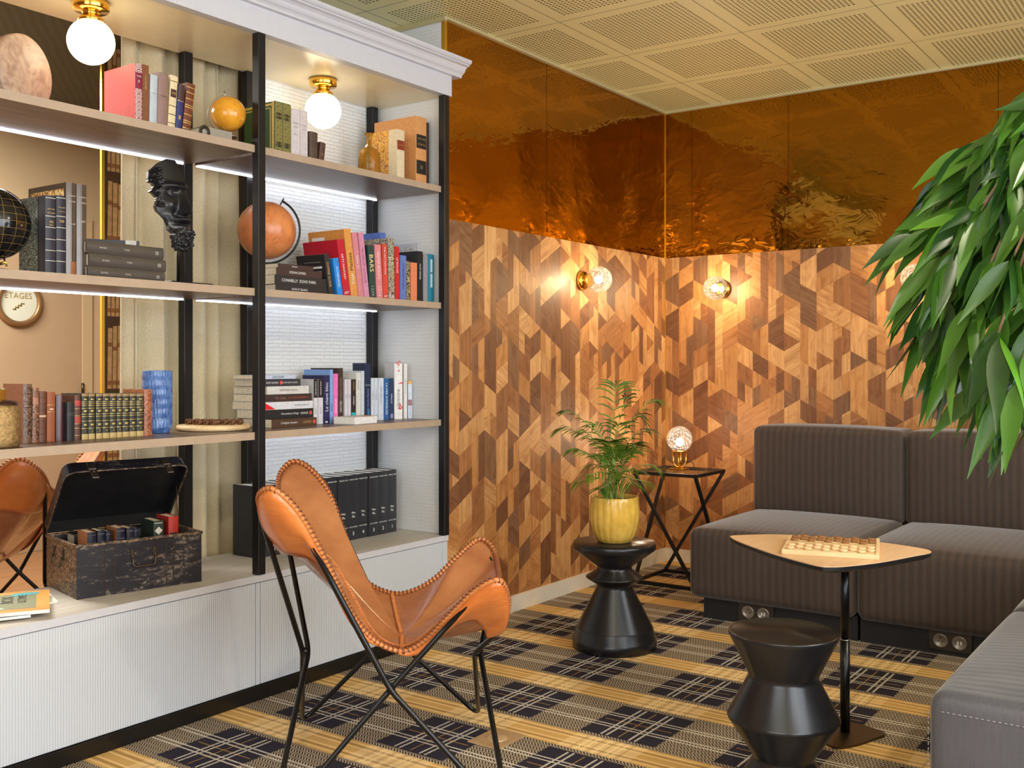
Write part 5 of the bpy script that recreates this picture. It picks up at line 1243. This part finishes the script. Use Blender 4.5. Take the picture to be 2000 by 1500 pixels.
def blossoms(b):
    rn = random.Random(3)
    for cx_, cz_, n_, sp in ((0.5, 0.93, 16, 0.06), (0.8, 0.62, 8, 0.05), (0.75, 0.2, 18, 0.07), (0.55, 0.80, 5, 0.04)):
        for _ in range(n_):
            x_, z_, r_ = bt * min(0.92, max(0.08, cx_ + rn.gauss(0, 0.13))), 0.26 * min(0.97, max(0.03, cz_ + rn.gauss(0, sp * 0.5))), rn.uniform(0.001, 0.0036)
            b.faces.new([b.verts.new((x_ + r_ * math.cos(a * math.pi / 4), -0.0006 - 0.00002 * _, z_ + r_ * math.sin(a * math.pi / 4))) for a in range(8)])
simple('blossom_print', cloth((206, 64, 72)), bl, blossoms, recalc=False)
stand('white tall book right of the blossom book', 788.4, 796, 711, 2.998, Z, 0.12, (214, 210, 206), yaw=-27, hard=False, pages='paper_white', titles=(('CORRESPONDANCES', ink((150, 146, 146)), 0.6, 0.5, 'd', 0.3),))
stand('small pale book with an orange head at the right end of the lower shelf', 797.0, 805.5, 744, 2.998, Z, 0.06, (204, 212, 228), yaw=-27, hard=False, bands=((0.92, 1.0, cloth((224, 160, 84))), (0.34, 0.50, cloth((150, 110, 116)))), titles=(('PETIT ATLAS', ink((110, 110, 150)), 0.18, 0.26, 'd', 0.35),))
o = book('white paperback with a yellow-orange fore edge lying in front of the standing row', (PX(731, 2.89), 2.875, Z + 0.0004), 0.028, 0.145, 0.105, (228, 226, 226), lie=True, hard=False, pages='paper_white', yaw=6)
simple('cover_flap', cloth((236, 176, 66)), o, lambda b: b.faces.new([b.verts.new(p) for p in ((0.0288, 0.0, 0.005), (0.0288, 0.0, 0.085), (0.031, 0.06, 0.02), (0.030, 0.10, 0.005))]), recalc=False)

# ---- cabinet top, right bay: the row of black encyclopaedia volumes
Z, Y = ZP, 3.05
X1 = PX(774.5, Y); tk = 0.0605
nums = ['1', '2', '3', '4', '5', '6', '7', '8', '9', '10', '11', '12', '13', '14']
for i in range(13):
    x0 = X1 - tk * (i + 1)
    if x0 < 2.50: break
    lab = ('black encyclopaedia volume numbered %s in the long row on the cabinet' % nums[i]) if i < 7 else 'black encyclopaedia volume partly behind the leather chair, %s from the right end of the row' % onames[i]
    book(lab, (x0, Y - 0.002 * (i % 3), Z + 0.0004), tk - 0.0015, 0.272, 0.138, plain('black_leatherette', (44, 45, 50), 0.34, var=0.15), bulge=0.0015, pages='paper_white', titles=(('GRAND LIVRE', WH, 0.93, 0.022, 'h', 0.85), ('Mot', WH, 0.42, 0.035, 'h', 0.35), ('Plu', WH, 0.36, 0.035, 'h', 0.35), ('ENCYCLOPEDIE', WH, 0.20, 0.018, 'h', 0.8), (nums[i], WH, 0.10, 0.055, 'h', 0.4)), group='black encyclopaedia row')
# ================================================================== ornaments on the shelves
# round stone disc
Zt, Zm, Zl = 1.936, 1.436, 0.933
def stone_mat():
    t = NT('pink_veined_stone'); co = t.coord(); n = t.noise(co, 18, 5, 0.6, 1.5)
    t.base(t.ramp(n, [(0.25, lin((150, 112, 86))), (0.5, lin((202, 168, 142))), (0.75, lin((228, 196, 150)))]), 0.4); t.bump(n, 0.15, 0.01); return t.m
st = thing('stone_disc', 'thick round pinkish stone disc standing on edge at the left of the top shelf', 'ornament', (PX(38, 3.03), 3.03, Zt + 0.1165), (0, 0, R(21)))
def sd(b):
    lathe(b, [(0.0, -0.03), (0.085, -0.03), (0.112, -0.02), (0.116, 0.0), (0.116, 0.022), (0.110, 0.027), (0.0, 0.028)], 56, cap_bot=False, cap_top=False)
    bmesh.ops.transform(b, matrix=Matrix.Rotation(R(90), 4, 'X'), verts=b.verts[:])
simple('disc', stone_mat(), st, sd)
simple('bracket', M['black_metal'], st, lambda b: bbox(b, -0.165, -0.117, -0.03, 0.02, -0.116, 0.02, 0.004, 2))

def globe(label, name, loc, r, mats, arc_ang, arc_r, arc_m, foot_z, foot, plane, tilt=23, base_m=None, pos=None):
    g = thing('globe', label, 'globe', (loc[0], loc[1], foot_z))
    zc = loc[2] - foot_z
    simple('sphere', mats, g, lambda b: ball(b, (0, 0, zc), r, 40, 26))
    pts = [Vector((0, 0, zc)) + plane * (arc_r * math.cos(R(a))) + Vector((0, 0, arc_r * math.sin(R(a)))) for a in range(arc_ang[0], arc_ang[1] + 1, 5)]
    simple('meridian', arc_m, g, lambda b: tube(b, pts, 0.0042 if r > 0.08 else 0.0028, 8))
    for k, q in enumerate((pts[0], pts[-1])):
        d = (Vector((0, 0, zc)) - q).normalized()
        simple('pin', arc_m, g, lambda b: tube(b, [q - d * 0.012, q + d * (arc_r - r + 0.001)], 0.0026, 8))
    simple('stand', base_m or arc_m, g, lambda b: lathe(b, foot, 36))
    return g
def map_mat(name, a, b_, c_, rough=0.3, lines=None, metal=0.0):
    t = NT(name); co = t.coord(); n = t.noise(co, 9, 5, 0.6, 0.8); f = t.noise(co, 60, 3)
    col = t.ramp(n, [(0.42, lin(a)), (0.55, lin(b_)), (0.70, lin(c_))])
    col = t.mix(t.math('MULTIPLY', t.step(f, 0.58, 0.66), 0.35), col, lin(tuple(int(v * 0.6) for v in a)))
    if lines:
        x = t.xyz(co); ph = t.math('ARCTAN2', x[1], x[0])
        l1 = t.step(t.math('ABSOLUTE', t.math('SINE', t.math('MULTIPLY', ph, 9))), 0.05, 0.03)
        l2 = t.step(t.math('ABSOLUTE', t.math('SINE', t.math('MULTIPLY', x[2], 150))), 0.07, 0.04)
        col = t.mix(t.math('MULTIPLY', t.math('MAXIMUM', l1, l2), 0.6), col, lin(lines))
    t.base(col, rough, metal); return t.m
zo = PZ(521, 450, 3.05)
globe('orange-tan globe on a black turned stand behind the middle post', 'globe', (PX(521, 3.05), 3.05, zo), 0.1108, map_mat('tan_globe_map', (222, 140, 84), (206, 122, 70), (190, 112, 70)), (-98, 62), 0.1265, M['black_metal'], Zm,
      [(0.052, 0.0), (0.055, 0.004), (0.055, 0.010), (0.028, 0.018), (0.02, 0.026), (0.019, 0.036), (0.027, 0.052), (0.028, 0.064), (0.020, 0.078), (0.020, 0.086), (0.026, 0.092), (0.026, 0.099), (0.009, 0.102), (0.009, zo - Zm - 0.130)], RV)
zg = PZ(446, 223, 2.91)
globe('small golden globe with silver meridian standing on the flat book', 'globe', (PX(446, 2.91), 2.91, zg), 0.0605, map_mat('golden_globe_map', (226, 158, 46), (214, 140, 40), (84, 60, 46), 0.2), (100, 262), 0.071, plain('antique_silver', (170, 160, 140), 0.35, 0.8, var=0.15), Zt + 0.0312,
      [(0.030, 0.0), (0.032, 0.002), (0.030, 0.006), (0.012, 0.010), (0.006, 0.016), (0.006, max(0.017, zg - Zt - 0.0312 - 0.0745))], RV)
zb = PZ(-16, 437, 2.98)
globe('glossy black globe with golden map lines at the left of the middle shelf', 'globe', (PX(-17, 2.98), 2.98, zb), 0.107, map_mat('black_globe_map', (18, 18, 20), (24, 23, 24), (40, 36, 32), 0.12, (190, 160, 90)), (120, 292), 0.120, M['brass'], Zm,
      [(0.055, 0.0), (0.058, 0.004), (0.055, 0.012), (0.02, 0.016), (0.012, 0.03), (0.012, max(0.032, zb - Zm - 0.124))], RV, base_m=M['black_metal'])

# bottles and vase
def bottle(label, x, y, z, prof, m, n=40, extra=()):
    t = thing('bottle', label, 'bottle', (x, y, z))
    simple('glass_body', m, t, lambda b: lathe(b, prof, n, cap_top=False))
    for nm, pr, mm in extra: simple(nm, mm, t, lambda b: lathe(b, pr, n, cap_bot=False, cap_top=False))
    return t
bottle('amber glass bottle with a flared lip on the top right shelf', PX(721, 2.93), 2.93, Zt + 0.0004,
       [(0.044, 0.0), (0.047, 0.004), (0.0465, 0.08), (0.045, 0.098), (0.037, 0.112), (0.020, 0.124), (0.0125, 0.132), (0.0115, 0.15), (0.012, 0.170), (0.019, 0.178), (0.0195, 0.181), (0.016, 0.182), (0.0095, 0.176), (0.009, 0.14), (0.03, 0.112), (0.042, 0.095), (0.043, 0.006)], M['amber'])
brz = plain('textured_bronze_glaze', (170, 140, 92), 0.34, 0.7, var=0.4, nscale=120, bump=0.5)
bottle('bronze textured bottle with amber neck at the left of the lower shelf', PX(-6, 2.90), 2.90, Zl + 0.0004,
       [(0.055, 0.0), (0.061, 0.006), (0.0625, 0.03), (0.0615, 0.105), (0.058, 0.117), (0.050, 0.124)], brz,
       extra=(('shoulder', [(0.0555, 0.121), (0.054, 0.128), (0.046, 0.133), (0.026, 0.136)], plain('dark_brown_glaze', (64, 40, 30), 0.15, 0.3, var=0.2)), ('neck', [(0.022, 0.134), (0.022, 0.156), (0.025, 0.160), (0.025, 0.166), (0.022, 0.167), (0.019, 0.16), (0.019, 0.136)], M['amber'])))
def blue():
    t = NT('blue_relief_glaze'); n = t.noise(t.coord(), 40, 3)
    t.base(t.ramp(n, [(0.3, lin((52, 84, 148))), (0.7, lin((104, 140, 198)))]), 0.16); return t.m
va = thing('vase', 'cylindrical blue vase with bamboo relief beside the antique books', 'vase', (PX(307, 3.075), 3.075, Zl + 0.0004))
def vs(b):
    pr = [(0.040, 0.0), (0.042, 0.003), (0.042, 0.012), (0.050, 0.018)]
    rows = 6
    for k in range(rows):
        z0 = 0.018 + k * 0.0327
        pr += [(0.0503, z0 + 0.001), (0.0508, z0 + 0.004), (0.0508, z0 + 0.029), (0.0503, z0 + 0.0318)]
    pr += [(0.0505, 0.2145), (0.049, 0.216), (0.0465, 0.2135), (0.046, 0.03), (0.0, 0.028)]
    def md(a, z):
        if not 0.02 < z < 0.2135: return 1
        k = int((z - 0.018) / 0.0327); return 1 - 0.022 * max(0, abs(math.sin(a * 14 + k * 0.9 + (0.35 if k % 2 else 0)))) ** 8 - (0.012 if ((z - 0.018) / 0.0327) % 1 < 0.05 else 0)
    lathe(b, pr, 196, mod=md, cap_top=False)
simple('body', blue(), va, vs)
# round board with little spiral rollers
Xc, Yc = PX(417, 3.045), 3.045
rb = thing('wooden_round_board', 'round light wood board holding little brown spiral rollers', 'board', (Xc, Yc, Zl + 0.0004))
simple('board', M['ash'], rb, lambda b: lathe(b, [(0.118, 0.0), (0.127, 0.004), (0.130, 0.010), (0.128, 0.0175), (0.122, 0.020), (0.0, 0.020)], 64, cap_top=False))
sp = [(-0.085, -0.03, 0.028), (-0.057, -0.035, 0.028), (-0.033, -0.05, 0.048), (-0.006, -0.055, 0.05), (0.022, -0.06, 0.05), (0.052, -0.05, 0.030), (0.078, -0.055, 0.028), (0.10, -0.04, 0.026)]
for i, (lr, lf, ln) in enumerate(sp):
    p = Vector((Xc, Yc, Zl + 0.0206)) + RV * lr + FV * (lf + 0.02)
    t = thing('wooden_roller', 'brown spiral wooden roller, %s from the left on the round board' % onames[i], 'ornament', p, (0, 0, R(rnd.uniform(-78, -62))), 'spiral rollers on the round board')
    def roll(b):
        n = 26; ring_ = 12; rs = []
        for k in range(n + 1):
            u = k / n; rr = 0.0085 + 0.0022 * math.sin(u * math.pi * 2 * (ln / 0.011)); rs.append([b.verts.new((rr * math.cos(2 * math.pi * q / ring_), -ln / 2 + ln * u, 0.0107 + rr * math.sin(2 * math.pi * q / ring_))) for q in range(ring_)])
        for A, D in zip(rs, rs[1:]):
            for q in range(ring_): b.faces.new([A[q], A[(q + 1) % ring_], D[(q + 1) % ring_], D[q]]).smooth = True
        b.faces.new(rs[0]); b.faces.new(rs[-1][::-1])
    simple('roll', plain('turned_brown_wood', (104, 66, 38), 0.35, var=0.3, nscale=90), t, roll)
    simple('core', plain('turned_core', (58, 34, 20), 0.5), t, lambda b: tube(b, [(0, -ln / 2 - 0.0006, 0.0107), (0, -ln / 2 + 0.004, 0.0107)], 0.0045, 12))

# black face sculpture on a rod
hp = Vector((PX(323, 2.945), 2.945, Zm))
hd = thing('face_sculpture', 'black classical half face with a curly beard mounted on a rod', 'sculpture', hp, (0, 0, R(4)))
simple('plinth', M['black_metal'], hd, lambda b: bbox(b, -0.02, 0.16, -0.055, 0.055, 0.0004, 0.012, 0.002, 1))
simple('rod', M['black_metal'], hd, lambda b: tube(b, [(0.062, 0.01, 0.012), (0.046, -0.01, 0.10), (0.04, -0.025, 0.15)], 0.0062, 10))
def face(b):
    NU, NV = 72, 110; G = lambda x, c_, s_: math.exp(-((x - c_) / s_) ** 2)
    rn = random.Random(9); curls = []
    for _ in range(130):                                           # hair at the temple side, beard below
        if rn.random() < 0.35: curls.append((rn.uniform(-1.0, -0.72), rn.uniform(0.50, 0.86), rn.uniform(0.025, 0.04)))
        else: curls.append((rn.uniform(-0.7, 0.62), rn.uniform(-0.02, 0.24), rn.uniform(0.03, 0.055)))
    def left(v):                                                   # silhouette on the temple / jaw side
        pts = [(0.0, -0.30), (0.06, -0.48), (0.16, -0.58), (0.27, -0.52), (0.34, -0.62), (0.42, -0.86), (0.52, -0.94), (0.62, -1.0), (0.74, -1.06), (0.85, -1.0), (0.94, -0.72), (1.0, -0.40)]
        for (a, p), (c_, q) in zip(pts, pts[1:]):
            if a <= v <= c_: return p + (q - p) * (v - a) / (c_ - a)
        return pts[-1][1]
    def right(v):
        pts = [(0.0, 0.22), (0.07, 0.46), (0.2, 0.52), (0.33, 0.42), (0.40, 0.44), (0.56, 0.40), (0.68, 0.22), (0.82, 0.25), (0.93, 0.12), (1.0, -0.05)]
        for (a, p), (c_, q) in zip(pts, pts[1:]):
            if a <= v <= c_: return p + (q - p) * (v - a) / (c_ - a)
        return pts[-1][1]
    def depth(s_, v):
        d = 0.085 * math.sqrt(max(0, 1 - (min(1, abs(s_)) * 0.92) ** 2)) * (0.62 + 0.38 * math.sin(math.pi * min(1, max(0, v * 0.9 + 0.1))))
        nz = max(0, 1 - abs(s_) / (0.13 + 0.10 * max(0, (0.62 - v) / 0.24)))     # nose wedge
        if 0.385 < v < 0.66: d += 0.050 * nz * min(1, (0.66 - v) / 0.24 + 0.12) * min(1, (v - 0.385) / 0.02)
        d += 0.016 * G(v, 0.705, 0.035) * G(s_, -0.32, 0.34) + 0.012 * G(v, 0.71, 0.03) * G(s_, 0.15, 0.2)      # brow
        d -= 0.022 * G(v, 0.635, 0.042) * G(s_, -0.38, 0.17)                      # eye socket
        d += 0.017 * G(v, 0.632, 0.022) * G(s_, -0.38, 0.105)                     # eyeball
        d += 0.006 * G(v, 0.658, 0.008) * G(s_, -0.38, 0.15)                      # lid
        d += 0.012 * G(v, 0.50, 0.07) * G(s_, -0.52, 0.2)                         # cheekbone
        d -= 0.010 * G(v, 0.40, 0.05) * G(s_, -0.28, 0.10)
        d += 0.020 * G(v, 0.345, 0.028) * G(s_, 0.0, 0.34)                        # moustache
        d += 0.014 * G(v, 0.268, 0.018) * G(s_, 0.0, 0.22)                        # lip
        d -= 0.012 * G(v, 0.297, 0.012) * G(s_, 0.0, 0.24)
        d += 0.030 * G(v, 0.12, 0.12) * G(s_, 0.0, 0.5)                           # beard
        if v < 0.25 or s_ < -0.68:
            for cx_, cv_, r_ in curls:
                q = math.hypot((s_ - cx_) * 0.085, (v - cv_) * 0.315) / (r_ * 0.33)
                if q < 1: d += 0.007 * math.sqrt(1 - q * q) * (0.7 + 0.3 * math.sin(q * 9))
        if 0.31 < v < 0.38: d += 0.002 * math.sin(s_ * 60 + v * 90)
        return d
    fr_, bk_ = [], []
    for j in range(NV + 1):
        v = j / NV; l, r_ = left(v), right(v); ra, rb_ = [], []
        for i in range(NU + 1):
            s_ = l + (r_ - l) * i / NU; wob = 0
            x = (s_ + wob) * 0.090; z = 0.107 + v * 0.304; dd = depth(s_, v)
            ra.append(b.verts.new((x, -dd, z))); rb_.append(b.verts.new((x * 0.97, -dd * 0.9 + 0.009, z)))
        fr_.append(ra); bk_.append(rb_)
    for j in range(NV):
        for i in range(NU):
            b.faces.new([fr_[j][i], fr_[j][i + 1], fr_[j + 1][i + 1], fr_[j + 1][i]]).smooth = True
            b.faces.new([bk_[j][i], bk_[j + 1][i], bk_[j + 1][i + 1], bk_[j][i + 1]]).smooth = True
        b.faces.new([fr_[j][0], fr_[j + 1][0], bk_[j + 1][0], bk_[j][0]]); b.faces.new([fr_[j][NU], bk_[j][NU], bk_[j + 1][NU], fr_[j + 1][NU]])
    for i in range(NU):
        b.faces.new([fr_[0][i], bk_[0][i], bk_[0][i + 1], fr_[0][i + 1]]); b.faces.new([fr_[NV][i], fr_[NV][i + 1], bk_[NV][i + 1], bk_[NV][i]])
simple('face', plain('black_resin', (26, 26, 30), 0.3, 0.0, var=0.2), hd, face)

# ================================================================== old metal trunk with little books
def trunk_mat(name, base_, scratch, amt):
    t = NT(name); co = t.coord(); n = t.noise(t.mapping(co, (1, 1, 3.5)), 16, 6, 0.72, 0.8); f = t.noise(co, 90, 4, 0.7); big = t.noise(co, 5, 2)
    k = t.math('MULTIPLY', t.step(t.math('ADD', n, t.math('MULTIPLY', big, 0.35)), amt, amt + 0.10), t.step(f, 0.42, 0.6))
    body = t.mix(t.step(big, 0.35, 0.65), lin(base_), lin(tuple(min(255, v + 14) for v in base_)))
    t.base(t.mix(k, body, lin(scratch)), 0.42, 0.25); t.bump(t.math('ADD', n, t.math('MULTIPLY', k, 0.5)), 0.15, 0.004); return t.m
tm = trunk_mat('scratched_black_tin', (32, 30, 36), (140, 126, 114), 0.71); tm2 = trunk_mat('worn_edge_tin', (62, 50, 42), (164, 140, 112), 0.60)
iron = plain('dark_iron', (84, 70, 60), 0.4, 0.7, var=0.25, nscale=60)
W_, D_, Ht = 0.412, 0.285, 0.163
ang = math.atan2(-0.09, 0.40)
tk_ = thing('metal_trunk', 'battered black tin trunk with its lid propped open on the white cabinet', 'trunk', (1.821, 2.972, ZP + 0.0004), (0, 0, ang))
g = 0.004
def body(b):
    box(b, 0, W_, 0, g, 0, Ht); box(b, 0, W_, D_ - g, D_, 0, Ht); box(b, 0, g, g, D_ - g, 0, Ht, 1); box(b, W_ - g, W_, g, D_ - g, 0, Ht, 1); box(b, g, W_ - g, g, D_ - g, 0, g)
simple('body', [tm, tm2], tk_, body)
def rimf(b):
    for a, c_, d, e in ((-0.004, W_ + 0.004, -0.004, 0.004), (-0.004, W_ + 0.004, D_ - 0.004, D_ + 0.004), (-0.004, 0.004, 0.0041, D_ - 0.0041), (W_ - 0.004, W_ + 0.004, 0.0041, D_ - 0.0041)): bbox(b, a, c_, d, e, Ht - 0.002, Ht + 0.008, 0.002, 1)
simple('rim', tm2, tk_, rimf)
for x in (0.088, 0.118, 0.288, 0.312): simple('seam_strip', iron, tk_, lambda b: bbox(b, x - 0.0013, x + 0.0013, -0.0022, 0.0002, 0.004, Ht - 0.004, 0.0008, 1))
def rivets(b):
    for x in (0.103, 0.300):
        for z in (0.03, 0.08, 0.13): ball(b, (x, -0.0005, z), 0.003, 8, 6)
simple('rivets', iron, tk_, rivets)
def handle(parent, M_, wd, nm='handle'):
    b = B(); pts = fillet([(-wd / 2, -0.006, 0), (-wd / 2, -0.011, -0.034), (wd / 2, -0.011, -0.034), (wd / 2, -0.006, 0)], [0, 0.012, 0.012, 0], 6, closed=False)
    tube(b, pts, 0.0032, 8)
    bmesh.ops.transform(b, matrix=M_, verts=b.verts[:]); hdl = obj(nm, b, iron, parent)
    for s_ in (-1, 1):
        b = B(); bbox(b, s_ * wd / 2 - 0.007, s_ * wd / 2 + 0.007, -0.004, 0.0002, -0.010, 0.024, 0.003, 1); ball(b, (s_ * wd / 2, -0.005, 0.0), 0.0055, 10, 8); ball(b, (s_ * wd / 2, -0.0035, 0.017), 0.004, 8, 6)
        bmesh.ops.transform(b, matrix=M_, verts=b.verts[:]); obj('handle_mount', b, iron, hdl)
handle(tk_, Matrix.Translation((0.212, 0, 0.115)), 0.074)
handle(tk_, Matrix.Translation((0, 0.165, 0.118)) @ Matrix.Rotation(R(-90), 4, 'Z'), 0.085)
# lid
al = R(49); LM = Matrix.Translation((0, D_ - 0.001, Ht + 0.010)) @ Matrix.Rotation(-al, 4, 'X')
lt = 0.046
def lidf(b):
    # closed position: x 0..W, y -D..0, z 0..lt ; rounded front corners
    cr = 0.03
    outl_ = [(0, 0), (0, -D_ + cr)] + [(cr - cr * math.cos(a), -D_ + cr - cr * math.sin(a)) for a in [math.pi / 2 * k / 5 for k in range(1, 6)]] + [(W_ - cr + cr * math.sin(a), -D_ + cr - cr * math.cos(a)) for a in [math.pi / 2 * k / 5 for k in range(0, 6)]] + [(W_, 0)]
    inn = [(min(W_ - 0.004, max(0.004, x)), min(-0.004, max(-D_ + 0.004, y))) for x, y in outl_]
    n = len(outl_); mk = lambda o_, z: [b.verts.new(LM @ Vector((x, y, z))) for x, y in o_]
    a0, a1, i0, i1 = mk(outl_, 0), mk([(W_ / 2 + (x - W_ / 2) * 0.985, -D_ / 2 + (y + D_ / 2) * 0.98) for x, y in outl_], lt), mk(inn, 0), mk([(W_ / 2 + (x - W_ / 2) * 0.985, -D_ / 2 + (y + D_ / 2) * 0.98) for x, y in inn], lt - 0.004)
    for k in range(n):
        k2 = (k + 1) % n
        for q in ([a0[k], a0[k2], a1[k2], a1[k]], [i0[k2], i0[k], i1[k], i1[k2]], [a0[k2], a0[k], i0[k], i0[k2]]):
            f = b.faces.new(q); f.material_index = 1 if q[0] is i0[k2] else 0
    b.faces.new(a1); b.faces.new(i1[::-1]).material_index = 1
ld = simple('lid', [tm, plain('black_lid_lining', (20, 19, 21), 0.5, var=0.3)], tk_, lidf)
simple('lid_edge', tm2, ld, lambda b: tube(b, [LM @ Vector(p) for p in ((-0.001, -0.003, 0.0), (-0.001, -D_ + 0.03, 0.0), (0.009, -D_ + 0.009, 0), (0.03, -D_ - 0.001, 0.0), (W_ - 0.03, -D_ - 0.001, 0.0), (W_ - 0.009, -D_ + 0.009, 0), (W_ + 0.001, -D_ + 0.03, 0.0), (W_ + 0.001, -0.003, 0.0))], 0.0028, 6))
for x in (0.085, 0.335):
    def latch(b):
        b2 = B(); bbox(b2, x - 0.014, x + 0.014, -D_ - 0.004, -D_ + 0.004, 0.006, 0.036, 0.003, 1); bbox(b2, x - 0.012, x + 0.012, -D_ - 0.006, -D_ - 0.001, -0.034, 0.004, 0.0025, 1); ball(b2, (x, -D_ - 0.006, -0.006), 0.006, 10, 8); bmesh.ops.transform(b2, matrix=LM, verts=b2.verts[:]); merge(b, b2)
    simple('latch', iron, ld, latch)
for x in (0.108, 0.128, 0.30, 0.318): simple('seam_strip', iron, ld, lambda b: tube(b, [LM @ Vector((x, -D_ - 0.0006, 0.004)), LM @ Vector((x, -D_ + 0.002, lt - 0.002))], 0.0012, 5))
simple('lid_stay', iron, tk_, lambda b: tube(b, [Vector((W_ - 0.012, D_ * 0.55, Ht)), LM @ Vector((W_ - 0.012, -D_ * 0.62, 0.01))], 0.0016, 6))
RT = Matrix.Translation(tk_.location) @ Matrix.Rotation(ang, 4, 'Z')
tdeg = math.degrees(ang)
def inner_book(label, x, y, t_, h_, d_, cov, lift=0.06, **kw):
    p = RT @ Vector((x, y, 0.0045 + lift)); return book(label, p, t_, h_, d_, cov, yaw=tdeg + kw.pop('yaw', 0), **kw)
# packing block under the little books
pk = obj('packing_cloth', (lambda b: (rbox(b, 0.007, W_ - 0.007, 0.007, D_ - 0.07, 0.0, 0.058, 0.012, 6), b)[1])(B()), plain('dark_felt', (30, 27, 28), 0.9, var=0.2))
pk.location = RT @ Vector((0, 0, 0.0046)); pk.rotation_euler = (0, 0, ang); tag(pk, 'dark cloth padding inside the open trunk under the small books', 'cloth')
nb = plain('blue_black_binding', (30, 34, 50), 0.22, var=0.2); tanp = cloth((166, 104, 62))
xs = [(0.040, 0.028), (0.073, 0.024), (0.099, 0.016), (0.134, 0.027), (0.165, 0.024), (0.191, 0.015)]
for i, (x, t_) in enumerate(xs):
    inner_book('tiny blue-black bound book with tan boards, %s from the left inside the trunk' % onames[i], x, 0.022 + 0.004 * (i % 2), t_, 0.142 - 0.003 * (i % 3) if i else 0.138, 0.085, tanp if i in (0, 3) else nb, bulge=0.003, bands=((0.0, 1.0, nb),) + five((0.5, 0.76, 0.93), silv, 0.006), group='tiny blue-black books in the trunk') if True else None
inner_book('small dark green book with a silver title panel inside the trunk', 0.262, 0.040, 0.034, 0.150, 0.105, (34, 50, 40), bulge=0.001, bands=((0.60, 0.62, silv, 0.05, 0.95), (0.94, 0.955, silv, 0.1, 0.9)), titles=(('LETTRES', silv, 0.53, 0.05, 'h', 0.7), ('DE', silv, 0.47, 0.03, 'h', 0.3), ('MAISON', silv, 0.41, 0.05, 'h', 0.7), ('◆', silv, 0.78, 0.18, 'h', 0.8)))
inner_book('small red book with a black title label inside the trunk', 0.316, 0.045, 0.034, 0.158, 0.10, (168, 46, 38), bulge=0.003, bands=((0.48, 0.66, cloth((30, 26, 26)), 0.1, 0.9),), titles=(('AMOUR', WH, 0.60, 0.05, 'h', 0.65), ('ANCIEN', WH, 0.53, 0.05, 'h', 0.65)))
inner_book('long dark leather-bound book lying behind the small books in the trunk', 0.345, 0.152, 0.05, 0.30, 0.075, (36, 33, 36), lie=True, lift=0.125, bulge=0.006)
bl_ = obj('padding_block', (lambda b: (rbox(b, 0.03, 0.36, 0.150, 0.23, 0.06, 0.122, 0.006, 4), b)[1])(B()), plain('dark_felt', (30, 27, 28), 0.9, var=0.2))
bl_.location = RT @ Vector((0, 0, 0.0046)); bl_.rotation_euler = (0, 0, ang); tag(bl_, 'dark padding bundle at the back of the open trunk', 'cloth')

# ================================================================== magazines at the left end of the cabinet
def magazine(label, corner, w_, d_, t_, yaw, cov, parts_):
    o = thing('magazine', label, 'magazine', corner, (0, 0, R(yaw)), None)      # corner = right front corner; sheet runs to -x, +y
    simple('pages', M['paper_white'], o, lambda b: box(b, -w_, 0, 0, d_, 0, t_ - 0.0006))
    simple('front_cover', cov, o, lambda b: box(b, -w_, 0.0005, -0.0005, d_, t_ - 0.0006, t_))
    for nm, poly, m, lift in parts_:
        b = B(); b.faces.new([b.verts.new((x * w_, y * d_, t_ + lift)) for x, y in poly]); obj(nm, b, m, o, recalc=False)
    return o
z0 = ZP + 0.0004
flat = [(-0.98, 0.03), (-0.02, 0.03), (-0.02, 0.97), (-0.98, 0.97)]
p1 = PG(113, 1178, z0); p1.z = z0
magazine('white magazine with red and blue triangles, lowest of the three at the left', p1 , 0.26, 0.20, 0.006, -20, M['paper_white'], (('blue_triangle', [(-0.13, 0.55), (-0.03, 0.72), (-0.12, 0.80)], cloth((58, 64, 120)), 0.0003), ('red_triangle', [(-0.11, 0.32), (-0.01, 0.42), (-0.10, 0.62)], cloth((206, 54, 92)), 0.0004)))
p2 = PG(60, 1206, z0 + 0.006); p2.z = z0 + 0.0064
magazine('blue-edged magazine in the middle of the pile at the left', p2, 0.22, 0.22, 0.008, -24, cloth((96, 112, 156)), ())
p3 = PG(97, 1189, z0 + 0.026); p3.z = z0 + 0.0148
mg = magazine('orange-framed magazine with a green cover, topmost of the pile', p3, 0.26, 0.285, 0.011, -30, cloth((238, 160, 66)), (('cover_picture', [(-0.98, 0.12), (-0.14, 0.12), (-0.14, 0.88), (-0.98, 0.88)], cloth((136, 140, 106)), 0.0003), ('mint_beam', [(-0.98, 0.10), (-0.45, 0.16), (-0.70, 0.55), (-0.98, 0.75)], cloth((176, 218, 184)), 0.0005), ('logo_blob', [(-0.42, 0.80), (-0.36, 0.74), (-0.28, 0.76), (-0.12, 0.80), (-0.10, 0.90), (-0.26, 0.93), (-0.38, 0.90)], cloth((92, 176, 184)), 0.0006), ('yellow_flash', [(-0.72, 0.42), (-0.62, 0.40), (-0.60, 0.55), (-0.70, 0.60)], cloth((246, 206, 84)), 0.0007)))
text_mesh('ULTIME', M['ink_black'], 'cover_title', mg, 0.11, 0.034, Matrix.Translation((-0.075, 0.17, 0.0118)) @ Matrix.Rotation(R(90), 4, 'Z'))
text_mesh('BOX', M['ink_black'], 'cover_title', mg, 0.11, 0.034, Matrix.Translation((-0.115, 0.17, 0.0118)) @ Matrix.Rotation(R(90), 4, 'Z'))
